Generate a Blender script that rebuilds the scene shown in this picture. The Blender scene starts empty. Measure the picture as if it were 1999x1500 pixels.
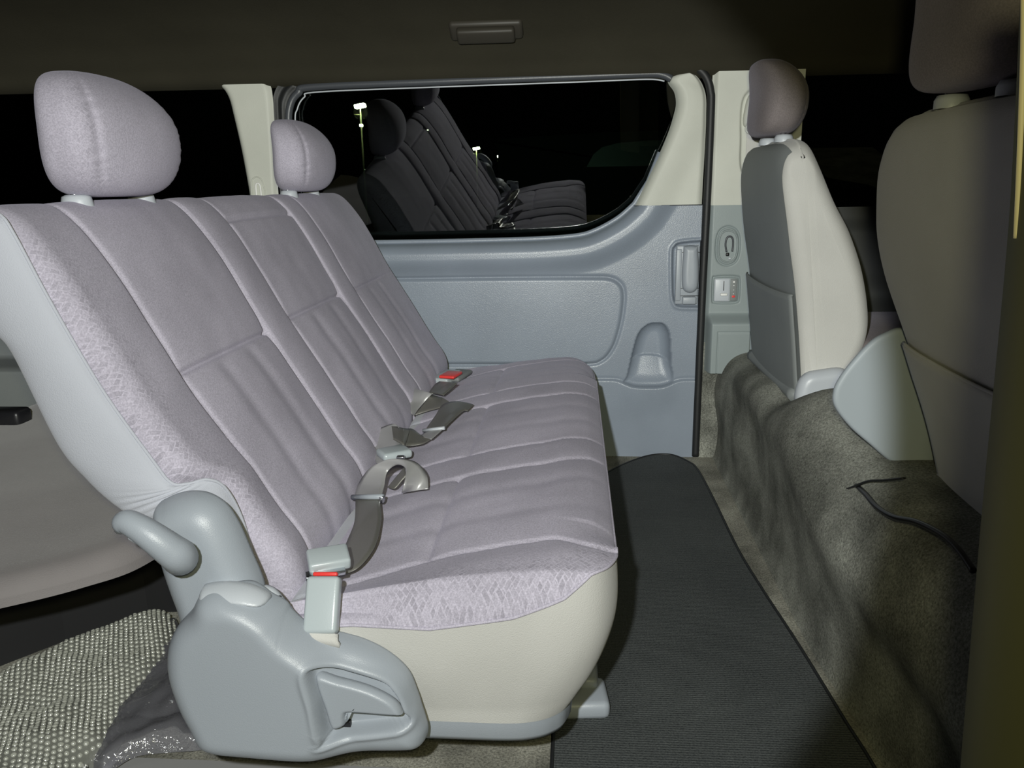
import bpy, bmesh, math, random
import numpy as np
from mathutils import Vector, Matrix
random.seed(4); rng = np.random.default_rng(4)
S = bpy.context.scene; C = S.collection
# ------------------------------------------------------------------ camera, light, exposure
F = 1550.0; H = 0.82                                   # focal length in px of a 1999-wide frame; camera height above the van floor
_y = np.array([120., 390., -F]); _y /= np.linalg.norm(_y)
_L = F*F/(390-120*.018)
_u = np.array([-.018*_L, _L, F]); _u /= np.linalg.norm(_u)
_x = np.cross(_y, _u)
RM = np.array([_x, _y, _u])
cam = bpy.data.cameras.new('camera'); co = bpy.data.objects.new('camera', cam); C.objects.link(co)
cam.sensor_fit = 'HORIZONTAL'; cam.sensor_width = 36; cam.lens = F/1999*36; cam.clip_start = .02; cam.clip_end = 300
M4 = Matrix([list(RM[0])+[0], list(RM[1])+[0], list(RM[2])+[H], [0, 0, 0, 1]])
co.matrix_world = M4; S.camera = co
S.view_settings.view_transform = 'Standard'; S.view_settings.look = 'None'
S.view_settings.gamma = 1; S.view_settings.use_curve_mapping = False; S.view_settings.exposure = 0
w = bpy.data.worlds.new('night'); S.world = w; w.use_nodes = True
w.node_tree.nodes['Background'].inputs[0].default_value = (.5, .55, .5, 1); w.node_tree.nodes['Background'].inputs[1].default_value = .0012

def lamp(name, kind, loc, power, col, radius, target=None, size=None, blend=.1, falloff=None):
    l = bpy.data.lights.new(name, kind); l.energy = power; l.color = col; l.shadow_soft_size = radius
    o = bpy.data.objects.new(name, l); C.objects.link(o); o.location = loc
    if kind == 'SPOT': l.spot_size = size; l.spot_blend = blend
    if target is not None:
        o.rotation_euler = (Vector(target)-Vector(loc)).to_track_quat('-Z', 'Y').to_euler()
    if falloff:
        l.use_nodes = True; nt = l.node_tree; e = nt.nodes['Emission']
        q = nt.nodes.new('ShaderNodeLightFalloff'); q.inputs['Strength'].default_value = 1
        a = nt.nodes.new('ShaderNodeMath'); a.operation = 'MULTIPLY_ADD'; a.inputs[1].default_value = falloff     # soft-knee falloff of the phone's night mode
        nt.links.new(q.outputs['Constant'], a.inputs[0]); nt.links.new(q.outputs['Linear'], a.inputs[2]); nt.links.new(a.outputs[0], e.inputs['Strength'])
    return o
KL = (-.07, -.04, H+.085)                               # the photographer's torch, held up beside the phone
lamp('torch_light', 'SPOT', KL, 28, (.97, 1.0, 1.0), .010, (KL[0]-.27, KL[1]+1, KL[2]-.34), math.radians(76), .13, .5)
lamp('fill_light', 'POINT', (.02, -.04, H+.05), 5.4, (1, .95, .52), .02, falloff=.6)  # added weak warm fill at the camera, not a lamp of the place

# ------------------------------------------------------------------ helpers
def at(px, py, X=None, Y=None, Z=None):                # the point of the place seen at a pixel, at a known plane (Z measured from camera height)
    d = RM @ np.array([px-999.5, -(py-750), -F])
    t = X/d[0] if X is not None else (Y/d[1] if Y is not None else Z/d[2])
    p = d*t; return np.array([p[0], p[1], p[2]+H])
def atl(pts, **k): return np.array([at(a, b, **k) for a, b in pts])
def ss(x): x = np.clip(x, 0, 1); return x*x*(3-2*x)
def cat(pts, n, closed=False):
    P = np.array(pts, float); m = len(P); out = []
    segs = m if closed else m-1
    for t in np.linspace(0, segs, n, endpoint=not closed):
        i = min(int(t), segs-1); f = t-i
        g = (lambda k: P[k % m]) if closed else (lambda k: P[min(max(k, 0), m-1)])
        a, b, c, d = g(i-1), g(i), g(i+1), g(i+2)
        out.append(.5*((2*b)+(c-a)*f+(2*a-5*b+4*c-d)*f*f+(3*b-a-3*c+d)*f**3))
    return np.array(out)
def resamp(P, n):
    P = np.array(P); d = np.r_[0, np.cumsum(np.linalg.norm(np.diff(P, axis=0), axis=1))]
    t = np.linspace(0, d[-1], n); return np.stack([np.interp(t, d, P[:, k]) for k in range(P.shape[1])], 1)
def dseg(px, pz, poly, closed=True):
    d = np.full(px.shape, 9.); n = len(poly)
    for i in range(n if closed else n-1):
        a = poly[i]; b = poly[(i+1) % n]; ab = b-a; L = (ab*ab).sum()+1e-12
        t = np.clip(((px-a[0])*ab[0]+(pz-a[1])*ab[1])/L, 0, 1)
        d = np.minimum(d, np.hypot(px-a[0]-t*ab[0], pz-a[1]-t*ab[1]))
    return d
def inside(px, pz, poly):
    r = np.zeros(px.shape, bool); n = len(poly)
    for i in range(n):
        a = poly[i]; b = poly[(i+1) % n]
        c = ((a[1] > pz) != (b[1] > pz)) & (px < (b[0]-a[0])*(pz-a[1])/((b[1]-a[1])+1e-15)+a[0]); r ^= c
    return r
def sd(px, pz, poly): d = dseg(px, pz, poly); return np.where(inside(px, pz, poly), d, -d)   # >0 inside
def mesh(name, V, Fc, mat, parent=None, smooth=True, uv=None, attr=None, midx=None):
    me = bpy.data.meshes.new(name); me.from_pydata([tuple(v) for v in np.asarray(V).tolist()], [], [tuple(f) for f in Fc]); 
    for m in (mat if isinstance(mat, (list, tuple)) else [mat]): me.materials.append(m)
    if smooth: me.polygons.foreach_set('use_smooth', [True]*len(me.polygons))
    if uv is not None:
        l = me.uv_layers.new(name='UVMap'); vi = np.empty(len(me.loops), np.int32); me.loops.foreach_get('vertex_index', vi)
        l.data.foreach_set('uv', np.asarray(uv, np.float32)[vi].ravel())
    if attr is not None:
        a = me.attributes.new('pattern_area', 'FLOAT', 'POINT'); a.data.foreach_set('value', np.asarray(attr, np.float32))
    if midx is not None: me.polygons.foreach_set('material_index', midx)
    bm = bmesh.new(); bm.from_mesh(me); bmesh.ops.remove_doubles(bm, verts=bm.verts, dist=1e-6); bmesh.ops.recalc_face_normals(bm, faces=bm.faces); bm.to_mesh(me); bm.free()
    me.update(); o = bpy.data.objects.new(name, me); C.objects.link(o)
    if parent: o.parent = parent; o.matrix_parent_inverse = parent.matrix_world.inverted()
    return o
def grid(name, P, mat, parent=None, wu=False, wv=False, capu=False, uv=None, attr=None, midx=None, flip=False, caps_v=False):
    n, m = P.shape[:2]; Fc = []
    for i in range(n if wu else n-1):
        for j in range(m if wv else m-1):
            a, b, c, d = i*m+j, ((i+1) % n)*m+j, ((i+1) % n)*m+(j+1) % m, i*m+(j+1) % m
            Fc.append((a, b, c, d))
    if capu: Fc.append(tuple(range(m))); Fc.append(tuple((n-1)*m+k for k in range(m)))
    if midx is not None: midx = list(midx)+[0]*(len(Fc)-len(midx))
    return mesh(name, P.reshape(-1, 3), Fc, mat, parent, uv=uv, attr=attr, midx=midx)
def tubeP(path, r, n=10, flat=1.0):
    P = np.array(path, float); T = np.gradient(P, axis=0); T /= np.linalg.norm(T, axis=1)[:, None]+1e-12
    up = np.array([0, 0, 1.]) if abs(T[:, 2]).mean() < .8 else np.array([0, 1., 0]); out = []; N = None
    for k in range(len(P)):
        if N is None: N = np.cross(T[k], up)
        N = N-T[k]*N.dot(T[k]); N /= np.linalg.norm(N)+1e-12; B = np.cross(T[k], N)
        rr = r[k] if hasattr(r, '__len__') else r
        out.append([P[k]+rr*(math.cos(a)*N+flat*math.sin(a)*B) for a in np.linspace(0, 2*math.pi, n, endpoint=False)])
    return np.array(out)
def tube(name, path, r, mat, parent=None, n=10, closed=False, flat=1.0):
    return grid(name, tubeP(path, r, n, flat), mat, parent, wu=closed, wv=True, capu=not closed)
def rbox(name, c, s, mat, parent=None, bev=.004, rot=None, seg=3, taper=None, smooth=True):
    bm = bmesh.new(); bmesh.ops.create_cube(bm, size=1)
    for v in bm.verts:
        v.co.x *= s[0]; v.co.y *= s[1]; v.co.z *= s[2]
        if taper:                                      # (axis, other axis, factor at the + end)
            a, b, f = taper
            if v.co[a] > 0: v.co[b] *= f
    bmesh.ops.bevel(bm, geom=list(bm.edges)+list(bm.verts), offset=bev, segments=seg, profile=.5, affect='EDGES')
    if rot is not None: bmesh.ops.transform(bm, matrix=rot.to_4x4(), verts=bm.verts)
    bmesh.ops.translate(bm, vec=Vector(c), verts=bm.verts)
    me = bpy.data.meshes.new(name); bm.to_mesh(me); bm.free(); me.materials.append(mat)
    if smooth: me.polygons.foreach_set('use_smooth', [True]*len(me.polygons))
    o = bpy.data.objects.new(name, me); C.objects.link(o)
    if parent: o.parent = parent; o.matrix_parent_inverse = parent.matrix_world.inverted()
    return o
def plate(name, out, yb, h, R, mat, parent=None, rings=22, center=None, extra=None, back=None, tilt=None, attr=None, smooth=0):
    """a moulded shell facing the viewer side (-Y): outline in X,Z, domed by its distance from the rim"""
    out = np.array(out); c = np.array(center) if center is not None else out.mean(0); V = []
    ts = 1-(np.arange(rings+1)/rings)**1.35
    P = np.array([[c+(o-c)*t for o in out] for t in ts]); px, pz = P[..., 0], P[..., 1]
    d = dseg(px, pz, out); q = 1-np.clip(d/R, 0, 1); y = yb-h*np.sqrt(np.clip(1-q*q, 0, 1))
    if extra is not None: y = y+extra(px, pz, d)
    for _ in range(smooth):
        q = .5*y+.25*(np.roll(y, 1, 1)+np.roll(y, -1, 1)); q[1:-1] = .5*q[1:-1]+.25*(q[2:]+q[:-2]); q[-1] = q[-2].mean(); q[0] = y[0]; y = q
    if tilt is not None: y = y+tilt(px, pz)
    G = np.stack([px, y, pz], -1)
    b = G[:1].copy(); b[..., 1] = back if back is not None else yb+.01; kb = 1-2.6*max(0, b[0, 0, 1]-yb); b[..., 0] = c[0]+(b[..., 0]-c[0])*kb; b[..., 2] = c[1]+(b[..., 2]-c[1])*kb; b[..., 0] -= c[0]*(b[0, 0, 1]-yb)/yb*-1; b[..., 2] += (c[1]-H)*(b[0, 0, 1]-yb)/yb
    return grid(name, np.concatenate([b, G]), mat, parent, wv=True)
def extr(name, out, y0, y1, mat, parent=None, bev=0):
    """flat panel with thickness: outline in X,Z extruded from y0 to y1"""
    bm = bmesh.new(); vs = [bm.verts.new((p[0], y0, p[1])) for p in out]; f = bm.faces.new(vs)
    r = bmesh.ops.extrude_face_region(bm, geom=[f]); bmesh.ops.translate(bm, vec=(0, y1-y0, 0), verts=[v for v in r['geom'] if isinstance(v, bmesh.types.BMVert)])
    bmesh.ops.recalc_face_normals(bm, faces=bm.faces)
    if bev: bmesh.ops.bevel(bm, geom=[e for e in bm.edges if abs(e.verts[0].co.y-e.verts[1].co.y) < 1e-6], offset=bev, segments=2, affect='EDGES')
    me = bpy.data.meshes.new(name); bm.to_mesh(me); bm.free(); me.materials.append(mat)
    o = bpy.data.objects.new(name, me); C.objects.link(o)
    if parent: o.parent = parent; o.matrix_parent_inverse = parent.matrix_world.inverted()
    return o
def ribbon(name, A, B, mat, parent=None, n=60, th=.0014, sag=0.0):
    A = cat(A, n); B = cat(B, n); k = 6; P = np.array([[A[i]*(1-t)+B[i]*t for t in np.linspace(0, 1, k+1)] for i in range(n)])
    o = grid(name, P, mat, parent); m = o.modifiers.new('thickness', 'SOLIDIFY'); m.thickness = th; m.offset = 0
    return o
def thing(name, label, cat_, loc=(0, 0, 0), group=None, kind=None):
    o = bpy.data.objects.new(name, None); C.objects.link(o); o.location = loc; o.empty_display_size = .05
    o['label'] = label
    if cat_: o['category'] = cat_
    if group: o['group'] = group
    if kind: o['kind'] = kind
    bpy.context.view_layer.update(); return o
def tag(o, label, cat_=None, group=None, kind=None):
    o['label'] = label
    if cat_: o['category'] = cat_
    if group: o['group'] = group
    if kind: o['kind'] = kind
    return o
def noise2(u, v, f, seed=0):
    r = np.random.default_rng(seed); s = 0
    for k in range(7):
        a = r.uniform(0, 6.28); w_ = f*r.uniform(.5, 1.6); s = s+np.sin(w_*(u*math.cos(a)+v*math.sin(a))+r.uniform(0, 6.28))
    return s/7
# ------------------------------------------------------------------ materials
def nodes(name):
    m = bpy.data.materials.new(name); m.use_nodes = True; nt = m.node_tree; return m, nt, nt.nodes['Principled BSDF']
def pmat(name, col, rough=.6, spec=.5, bump=0, bscale=800, var=0, vscale=8, sheen=0, metal=0, stretch=None, coat=0, detail=3):
    m, nt, b = nodes(name); N = nt.nodes; L = nt.links
    b.inputs['Base Color'].default_value = (*col, 1); b.inputs['Roughness'].default_value = rough
    b.inputs['Specular IOR Level'].default_value = spec; b.inputs['Metallic'].default_value = metal
    b.inputs['Sheen Weight'].default_value = sheen; b.inputs['Sheen Roughness'].default_value = .45; b.inputs['Coat Weight'].default_value = coat
    tc = N.new('ShaderNodeTexCoord'); src = tc.outputs['Object']
    if stretch:
        mp = N.new('ShaderNodeMapping'); mp.inputs['Scale'].default_value = stretch; L.new(src, mp.inputs[0]); src = mp.outputs[0]
    if var:
        n = N.new('ShaderNodeTexNoise'); n.inputs['Scale'].default_value = vscale; n.inputs['Detail'].default_value = 5; L.new(src, n.inputs['Vector'])
        r = N.new('ShaderNodeMapRange'); r.inputs['From Min'].default_value = .3; r.inputs['From Max'].default_value = .7
        r.inputs['To Min'].default_value = 1-var; r.inputs['To Max'].default_value = 1+var; L.new(n.outputs['Fac'], r.inputs['Value'])
        x = N.new('ShaderNodeVectorMath'); x.operation = 'SCALE'; x.inputs[0].default_value = col; L.new(r.outputs[0], x.inputs['Scale']); L.new(x.outputs[0], b.inputs['Base Color'])
    if bump:
        n = N.new('ShaderNodeTexNoise'); n.inputs['Scale'].default_value = bscale; n.inputs['Detail'].default_value = detail; L.new(src, n.inputs['Vector'])
        q = N.new('ShaderNodeBump'); q.inputs['Strength'].default_value = bump; q.inputs['Distance'].default_value = .001; L.new(n.outputs['Fac'], q.inputs['Height']); L.new(q.outputs[0], b.inputs['Normal'])
    return m
def velour(name, col, weave=True):
    m, nt, b = nodes(name); N = nt.nodes; L = nt.links
    b.inputs['Roughness'].default_value = .95; b.inputs['Specular IOR Level'].default_value = .15
    b.inputs['Sheen Weight'].default_value = .12; b.inputs['Sheen Roughness'].default_value = .4; b.inputs['Sheen Tint'].default_value = (.85, .82, 1, 1)
    tc = N.new('ShaderNodeTexCoord')
    def nz(scale, detail, lo, hi, a=.35, c=.65):
        n = N.new('ShaderNodeTexNoise'); n.inputs['Scale'].default_value = scale; n.inputs['Detail'].default_value = detail; L.new(tc.outputs['Object'], n.inputs['Vector'])
        r = N.new('ShaderNodeMapRange'); r.inputs['From Min'].default_value = a; r.inputs['From Max'].default_value = c
        r.inputs['To Min'].default_value = lo; r.inputs['To Max'].default_value = hi; L.new(n.outputs['Fac'], r.inputs['Value']); return r.outputs[0], n
    a1, _ = nz(5, 4, .88, 1.1); a2, gn = nz(520, 2, .86, 1.12)
    mu = N.new('ShaderNodeMath'); mu.operation = 'MULTIPLY'; L.new(a1, mu.inputs[0]); L.new(a2, mu.inputs[1]); fac = mu.outputs[0]
    if weave:
        uv = N.new('ShaderNodeUVMap'); uv.uv_map = 'UVMap'; br = []
        for ang in (.75, .75+math.pi/2):
            mp = N.new('ShaderNodeMapping'); mp.inputs['Rotation'].default_value = (0, 0, ang); L.new(uv.outputs[0], mp.inputs[0])
            t = N.new('ShaderNodeTexBrick'); t.inputs['Scale'].default_value = 1; t.inputs['Brick Width'].default_value = .013; t.inputs['Row Height'].default_value = .0058
            t.inputs['Mortar Size'].default_value = .0009; t.inputs['Mortar Smooth'].default_value = .4
            t.inputs['Color1'].default_value = (.2, .2, .2, 1); t.inputs['Color2'].default_value = (.75, .75, .75, 1); t.inputs['Mortar'].default_value = (1, 1, 1, 1)
            L.new(mp.outputs[0], t.inputs['Vector']); br.append((t, mp))
        ck = N.new('ShaderNodeTexChecker'); ck.inputs['Scale'].default_value = 1/.0116; L.new(br[0][1].outputs[0], ck.inputs['Vector'])
        mx = N.new('ShaderNodeMix'); mx.data_type = 'RGBA'; L.new(ck.outputs['Fac'], mx.inputs['Factor']); L.new(br[0][0].outputs['Color'], mx.inputs['A']); L.new(br[1][0].outputs['Color'], mx.inputs['B'])
        at_ = N.new('ShaderNodeAttribute'); at_.attribute_name = 'pattern_area'
        n3 = N.new('ShaderNodeTexNoise'); n3.inputs['Scale'].default_value = 60; L.new(tc.outputs['Object'], n3.inputs['Vector'])
        ad = N.new('ShaderNodeMath'); ad.operation = 'MULTIPLY'; L.new(at_.outputs['Fac'], ad.inputs[0]); L.new(n3.outputs['Fac'], ad.inputs[1])
        r = N.new('ShaderNodeMapRange'); r.inputs['From Min'].default_value = 0; r.inputs['From Max'].default_value = 1; r.inputs['To Min'].default_value = .60; r.inputs['To Max'].default_value = 1.06; L.new(mx.outputs['Result'], r.inputs['Value'])
        m2 = N.new('ShaderNodeMix'); m2.data_type = 'FLOAT'; m2.inputs['A'].default_value = 1; L.new(ad.outputs[0], m2.inputs['Factor']); L.new(r.outputs[0], m2.inputs['B'])
        m3 = N.new('ShaderNodeMath'); m3.operation = 'MULTIPLY'; L.new(fac, m3.inputs[0]); L.new(m2.outputs['Result'], m3.inputs[1]); fac = m3.outputs[0]
    x = N.new('ShaderNodeVectorMath'); x.operation = 'SCALE'; x.inputs[0].default_value = col; L.new(fac, x.inputs['Scale']); L.new(x.outputs[0], b.inputs['Base Color'])
    q = N.new('ShaderNodeBump'); q.inputs['Strength'].default_value = .35; q.inputs['Distance'].default_value = .001; L.new(gn.outputs['Fac'], q.inputs['Height']); L.new(q.outputs[0], b.inputs['Normal'])
    return m
def carpet(name, col, sc=260, hi=1.9):
    m, nt, b = nodes(name); N = nt.nodes; L = nt.links; b.inputs['Roughness'].default_value = 1; b.inputs['Specular IOR Level'].default_value = .1
    tc = N.new('ShaderNodeTexCoord')
    n = N.new('ShaderNodeTexNoise'); n.inputs['Scale'].default_value = sc; n.inputs['Detail'].default_value = 6; n.inputs['Roughness'].default_value = .75; L.new(tc.outputs['Object'], n.inputs['Vector'])
    n2 = N.new('ShaderNodeTexNoise'); n2.inputs['Scale'].default_value = 9; n2.inputs['Detail'].default_value = 6; L.new(tc.outputs['Object'], n2.inputs['Vector'])
    r = N.new('ShaderNodeMapRange'); r.inputs['From Min'].default_value = .3; r.inputs['From Max'].default_value = .72; r.inputs['To Min'].default_value = .25; r.inputs['To Max'].default_value = hi; L.new(n.outputs['Fac'], r.inputs['Value'])
    r2 = N.new('ShaderNodeMapRange'); r2.inputs['From Min'].default_value = .35; r2.inputs['From Max'].default_value = .65; r2.inputs['To Min'].default_value = .6; r2.inputs['To Max'].default_value = 1.35; L.new(n2.outputs['Fac'], r2.inputs['Value'])
    mu = N.new('ShaderNodeMath'); mu.operation = 'MULTIPLY'; L.new(r.outputs[0], mu.inputs[0]); L.new(r2.outputs[0], mu.inputs[1])
    x = N.new('ShaderNodeVectorMath'); x.operation = 'SCALE'; x.inputs[0].default_value = col; L.new(mu.outputs[0], x.inputs['Scale']); L.new(x.outputs[0], b.inputs['Base Color'])
    q = N.new('ShaderNodeBump'); q.inputs['Strength'].default_value = .8; q.inputs['Distance'].default_value = .003; L.new(n.outputs['Fac'], q.inputs['Height']); L.new(q.outputs[0], b.inputs['Normal'])
    return m
VEL = velour('mauve_velour', (.47, .442, .525))
VELD = velour('dimmed_velour_front', (.20, .175, .175), False)  # colour lowered to stand for front seats lying outside the torch beam
CLOTH = pmat('light_side_cloth', (.45, .465, .52), .95, .15, .5, 700, .05, 6, .2)
CREAM = pmat('pale_skirt_cloth', (.53, .525, .50), .95, .15, .5, 700, .07, 5, .2)
REARC = pmat('rear_cloth', (.20, .185, .185), .95, .15, .5, 600, .15, 5, .3)
PLAS = pmat('grey_plastic', (.32, .35, .39), .38, .5, .25, 900, .03, 5)
PLASL = pmat('pale_plastic', (.48, .51, .55), .35, .5, .2, 900)
DOORM = pmat('door_grey_plastic', (.235, .27, .325), .31, .5, .5, 420, .06, 6, detail=5)
BEIGE = pmat('beige_trim_plastic', (.53, .54, .485), .55, .4, .25, 600, .05, 8)
PILG = pmat('pillar_grey_plastic', (.25, .29, .295), .45, .45, .3, 600, .04, 8)
VINYL = pmat('grey_vinyl', (.20, .215, .215), .55, .4, .3, 500, .04, 8)
RUB = pmat('black_rubber', (.012, .013, .014), .55, .5, .2, 300)
GRUB = pmat('dark_grey_rubber', (.06, .065, .075), .4, .5, .2, 300)
DARK = pmat('dark_recess', (.012, .012, .013), .7, .3)
CEILM = pmat('shaded_headliner', (.040, .037, .026), .95, .1, .5, 300, .1, 4)  # shade of the ceiling put into the headliner colour
LAMPM = pmat('shaded_lamp_plastic', (.040, .036, .028), .5, .4)  # dome lamp darkened to match the shade painted into the ceiling
CARP = carpet('grey_carpet', (.25, .255, .225), 260, 1.5)
CARPL = carpet('pale_grey_carpet', (.24, .235, .20))
METAL = pmat('steel', (.6, .62, .65), .25, .5, 0, metal=1)
BUCK = pmat('buckle_plastic', (.42, .47, .49), .3, .5, .1, 500)
RED = pmat('red_button', (.75, .05, .045), .35, .5)
WHITE = pmat('white_print', (.8, .8, .78), .5)
BLACKP = pmat('black_plastic', (.012, .012, .014), .35, .5)
def beltmat(name, col):
    m, nt, b = nodes(name); N = nt.nodes; L = nt.links; b.inputs['Base Color'].default_value = (*col, 1); b.inputs['Roughness'].default_value = .38
    b.inputs['Specular IOR Level'].default_value = .7; b.inputs['Metallic'].default_value = .35; b.inputs['Anisotropic'].default_value = .5
    tc = N.new('ShaderNodeTexCoord'); n = N.new('ShaderNodeTexNoise'); n.inputs['Scale'].default_value = 900; L.new(tc.outputs['Object'], n.inputs['Vector'])
    q = N.new('ShaderNodeBump'); q.inputs['Strength'].default_value = .3; q.inputs['Distance'].default_value = .0006; L.new(n.outputs['Fac'], q.inputs['Height']); L.new(q.outputs[0], b.inputs['Normal']); return m
BELT = beltmat('grey_webbing', (.46, .46, .46)); BELTD = beltmat('dark_webbing', (.20, .195, .175))
def matmat():
    m, nt, b = nodes('ribbed_black_mat'); N = nt.nodes; L = nt.links; b.inputs['Roughness'].default_value = .8; b.inputs['Specular IOR Level'].default_value = .3
    tc = N.new('ShaderNodeTexCoord')
    w_ = N.new('ShaderNodeTexWave'); w_.bands_direction = 'Y'; w_.inputs['Scale'].default_value = 60; w_.inputs['Distortion'].default_value = .6; w_.inputs['Detail'].default_value = 2; w_.inputs['Detail Scale'].default_value = 8; L.new(tc.outputs['Object'], w_.inputs['Vector'])
    n = N.new('ShaderNodeTexNoise'); n.inputs['Scale'].default_value = 350; n.inputs['Detail'].default_value = 4; L.new(tc.outputs['Object'], n.inputs['Vector'])
    n2 = N.new('ShaderNodeTexNoise'); n2.inputs['Scale'].default_value = 5; n2.inputs['Detail'].default_value = 5; L.new(tc.outputs['Object'], n2.inputs['Vector'])
    mr = N.new('ShaderNodeMapRange'); mr.inputs['To Min'].default_value = .36; mr.inputs['To Max'].default_value = .64; L.new(n2.outputs['Fac'], mr.inputs['Value'])
    a = N.new('ShaderNodeMath'); a.operation = 'MULTIPLY_ADD'; a.inputs[1].default_value = .28; L.new(w_.outputs['Fac'], a.inputs[0]); L.new(n.outputs['Fac'], a.inputs[2])
    a2 = N.new('ShaderNodeMath'); a2.operation = 'MULTIPLY'; L.new(a.outputs[0], a2.inputs[0]); L.new(mr.outputs[0], a2.inputs[1])
    r = N.new('ShaderNodeValToRGB'); r.color_ramp.elements[0].position = .15; r.color_ramp.elements[0].color = (.016, .019, .021, 1); r.color_ramp.elements[1].position = .65; r.color_ramp.elements[1].color = (.135, .145, .142, 1)
    L.new(a2.outputs[0], r.inputs[0]); L.new(r.outputs[0], b.inputs['Base Color'])
    q = N.new('ShaderNodeBump'); q.inputs['Strength'].default_value = .7; q.inputs['Distance'].default_value = .002; L.new(a.outputs[0], q.inputs['Height']); L.new(q.outputs[0], b.inputs['Normal']); return m
MATM = matmat()
def glass(name, ior, tint):
    m = bpy.data.materials.new(name); m.use_nodes = True; nt = m.node_tree; N = nt.nodes; L = nt.links; N.clear()
    o = N.new('ShaderNodeOutputMaterial'); g = N.new('ShaderNodeBsdfGlossy'); g.inputs['Roughness'].default_value = .0; g.inputs['Color'].default_value = (1, 1, 1, 1)
    t = N.new('ShaderNodeBsdfTransparent'); t.inputs['Color'].default_value = (*tint, 1); f = N.new('ShaderNodeFresnel'); f.inputs['IOR'].default_value = ior
    x = N.new('ShaderNodeMixShader'); L.new(f.outputs[0], x.inputs[0]); L.new(t.outputs[0], x.inputs[1]); L.new(g.outputs[0], x.inputs[2]); L.new(x.outputs[0], o.inputs[0]); return m
GLASS = glass('tinted_glass', 2.05, (.35, .42, .38))
def emis(name, col, s):
    m = bpy.data.materials.new(name); m.use_nodes = True; nt = m.node_tree; N = nt.nodes; N.clear(); o = N.new('ShaderNodeOutputMaterial'); e = N.new('ShaderNodeEmission')
    e.inputs[0].default_value = (*col, 1); e.inputs[1].default_value = s; nt.links.new(e.outputs[0], o.inputs[0]); return m
def plasticfilm(name, col, alpha, rough, spec=.8):
    m, nt, b = nodes(name); b.inputs['Base Color'].default_value = (*col, 1); b.inputs['Roughness'].default_value = rough; b.inputs['Specular IOR Level'].default_value = spec
    b.inputs['Alpha'].default_value = alpha; b.inputs['Coat Weight'].default_value = 1; b.inputs['Coat Roughness'].default_value = .17; b.inputs['Coat IOR'].default_value = 2.3
    return m
BUB = plasticfilm('bubble_film', (.50, .51, .45), .78, .16); BUBF = plasticfilm('bubble_sheet', (.22, .225, .20), .75, .25)
def film():
    m = bpy.data.materials.new('clear_film'); m.use_nodes = True; nt = m.node_tree; N = nt.nodes; L = nt.links; N.clear()
    o = N.new('ShaderNodeOutputMaterial'); g = N.new('ShaderNodeBsdfGlossy'); g.inputs['Roughness'].default_value = .12
    t = N.new('ShaderNodeBsdfTransparent'); t.inputs['Color'].default_value = (.80, .80, .86, 1); d = N.new('ShaderNodeBsdfDiffuse'); d.inputs['Color'].default_value = (.45, .45, .5, 1)
    tc = N.new('ShaderNodeTexCoord'); n = N.new('ShaderNodeTexNoise'); n.inputs['Scale'].default_value = 22; n.inputs['Detail'].default_value = 4; n.inputs['Distortion'].default_value = 1.2; L.new(tc.outputs['Object'], n.inputs['Vector'])
    q = N.new('ShaderNodeBump'); q.inputs['Strength'].default_value = 1; q.inputs['Distance'].default_value = .02; L.new(n.outputs['Fac'], q.inputs['Height']); L.new(q.outputs[0], g.inputs['Normal'])
    f = N.new('ShaderNodeFresnel'); f.inputs['IOR'].default_value = 2.1; x = N.new('ShaderNodeMixShader'); L.new(f.outputs[0], x.inputs[0]); L.new(t.outputs[0], x.inputs[1]); L.new(g.outputs[0], x.inputs[2])
    y = N.new('ShaderNodeMixShader'); y.inputs[0].default_value = .18; L.new(x.outputs[0], y.inputs[1]); L.new(d.outputs[0], y.inputs[2]); L.new(y.outputs[0], o.inputs[0]); return m
FILM = film()
ASPH = pmat('asphalt', (.006, .006, .006), .95, .05)
CARM = pmat('night_car_paint', (.014, .014, .012), .35, .4); CARM2 = pmat('night_van_paint', (.009, .010, .008), .5, .15)  # night darkness put into both colours, against the torch's long reach
LIT = emis('street_lamp_glow', (1, .95, .62), 130); LITP = pmat('lamp_pole_paint', (.35, .34, .22), .5)
LITS = emis('small_lamp_glow', (.95, .9, .6), 30)
WD = 2.35
# ------------------------------------------------------------------ setting: floor, ceiling, walls
tag(extr('floor', [(-2.6, -.07), (1.9, -.07), (1.9, 0), (-2.6, 0)], .25, 2.36, CARPL), 'pale grey carpet floor of the van', kind='structure')
# carpeted riser in front of the bench
ys = np.linspace(.30, 2.335, 120)
prof0 = np.array([(.424, -.818), (.430, -.80), (.434, -.76), (.434, -.70), (.430, -.62), (.436, -.54), (.458, -.485), (.495, -.457), (.55, -.45), (.70, -.45), (1.0, -.45), (1.6, -.45)])
pr = cat(prof0, 60); G = np.zeros((len(ys), len(pr), 3))
for i, y in enumerate(ys):
    t = ss((y-1.75)/.5); k = pr.copy(); hz = (pr[:, 1]+.818)/.37
    k[:, 0] += -.008*t*np.clip(hz, 0, 1)*(pr[:, 0] < .55)+.03*(1-ss((y-.8)/.6))*(1-np.clip(hz, 0, 1))
    k[:, 1] += np.clip(hz, 0, 1)*(.055*np.exp(-((y-1.53)/.13)**2)-.03*t-.02*np.exp(-((y-1.75)/.06)**2))
    k[:, 0] -= .020*np.exp(-((hz-(.90-.30*ss((2.0-y)/1.0)))/.13)**2)*ss((2.25-y)/.2); b = np.sin(np.clip(hz, 0, 1)*math.pi)
    k[:, 0] -= b*(.006*np.sin(y*5+1)+.002*np.sin(y*15+hz*5)+.004*np.sin(y*8-hz*7)); G[i, :, 0] = k[:, 0]; G[i, :, 1] = y; G[i, :, 2] = np.maximum(k[:, 1]+H, .001)
tag(grid('carpet_riser', G, CARP), 'raised grey carpeted step under the front seats', kind='structure')
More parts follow.
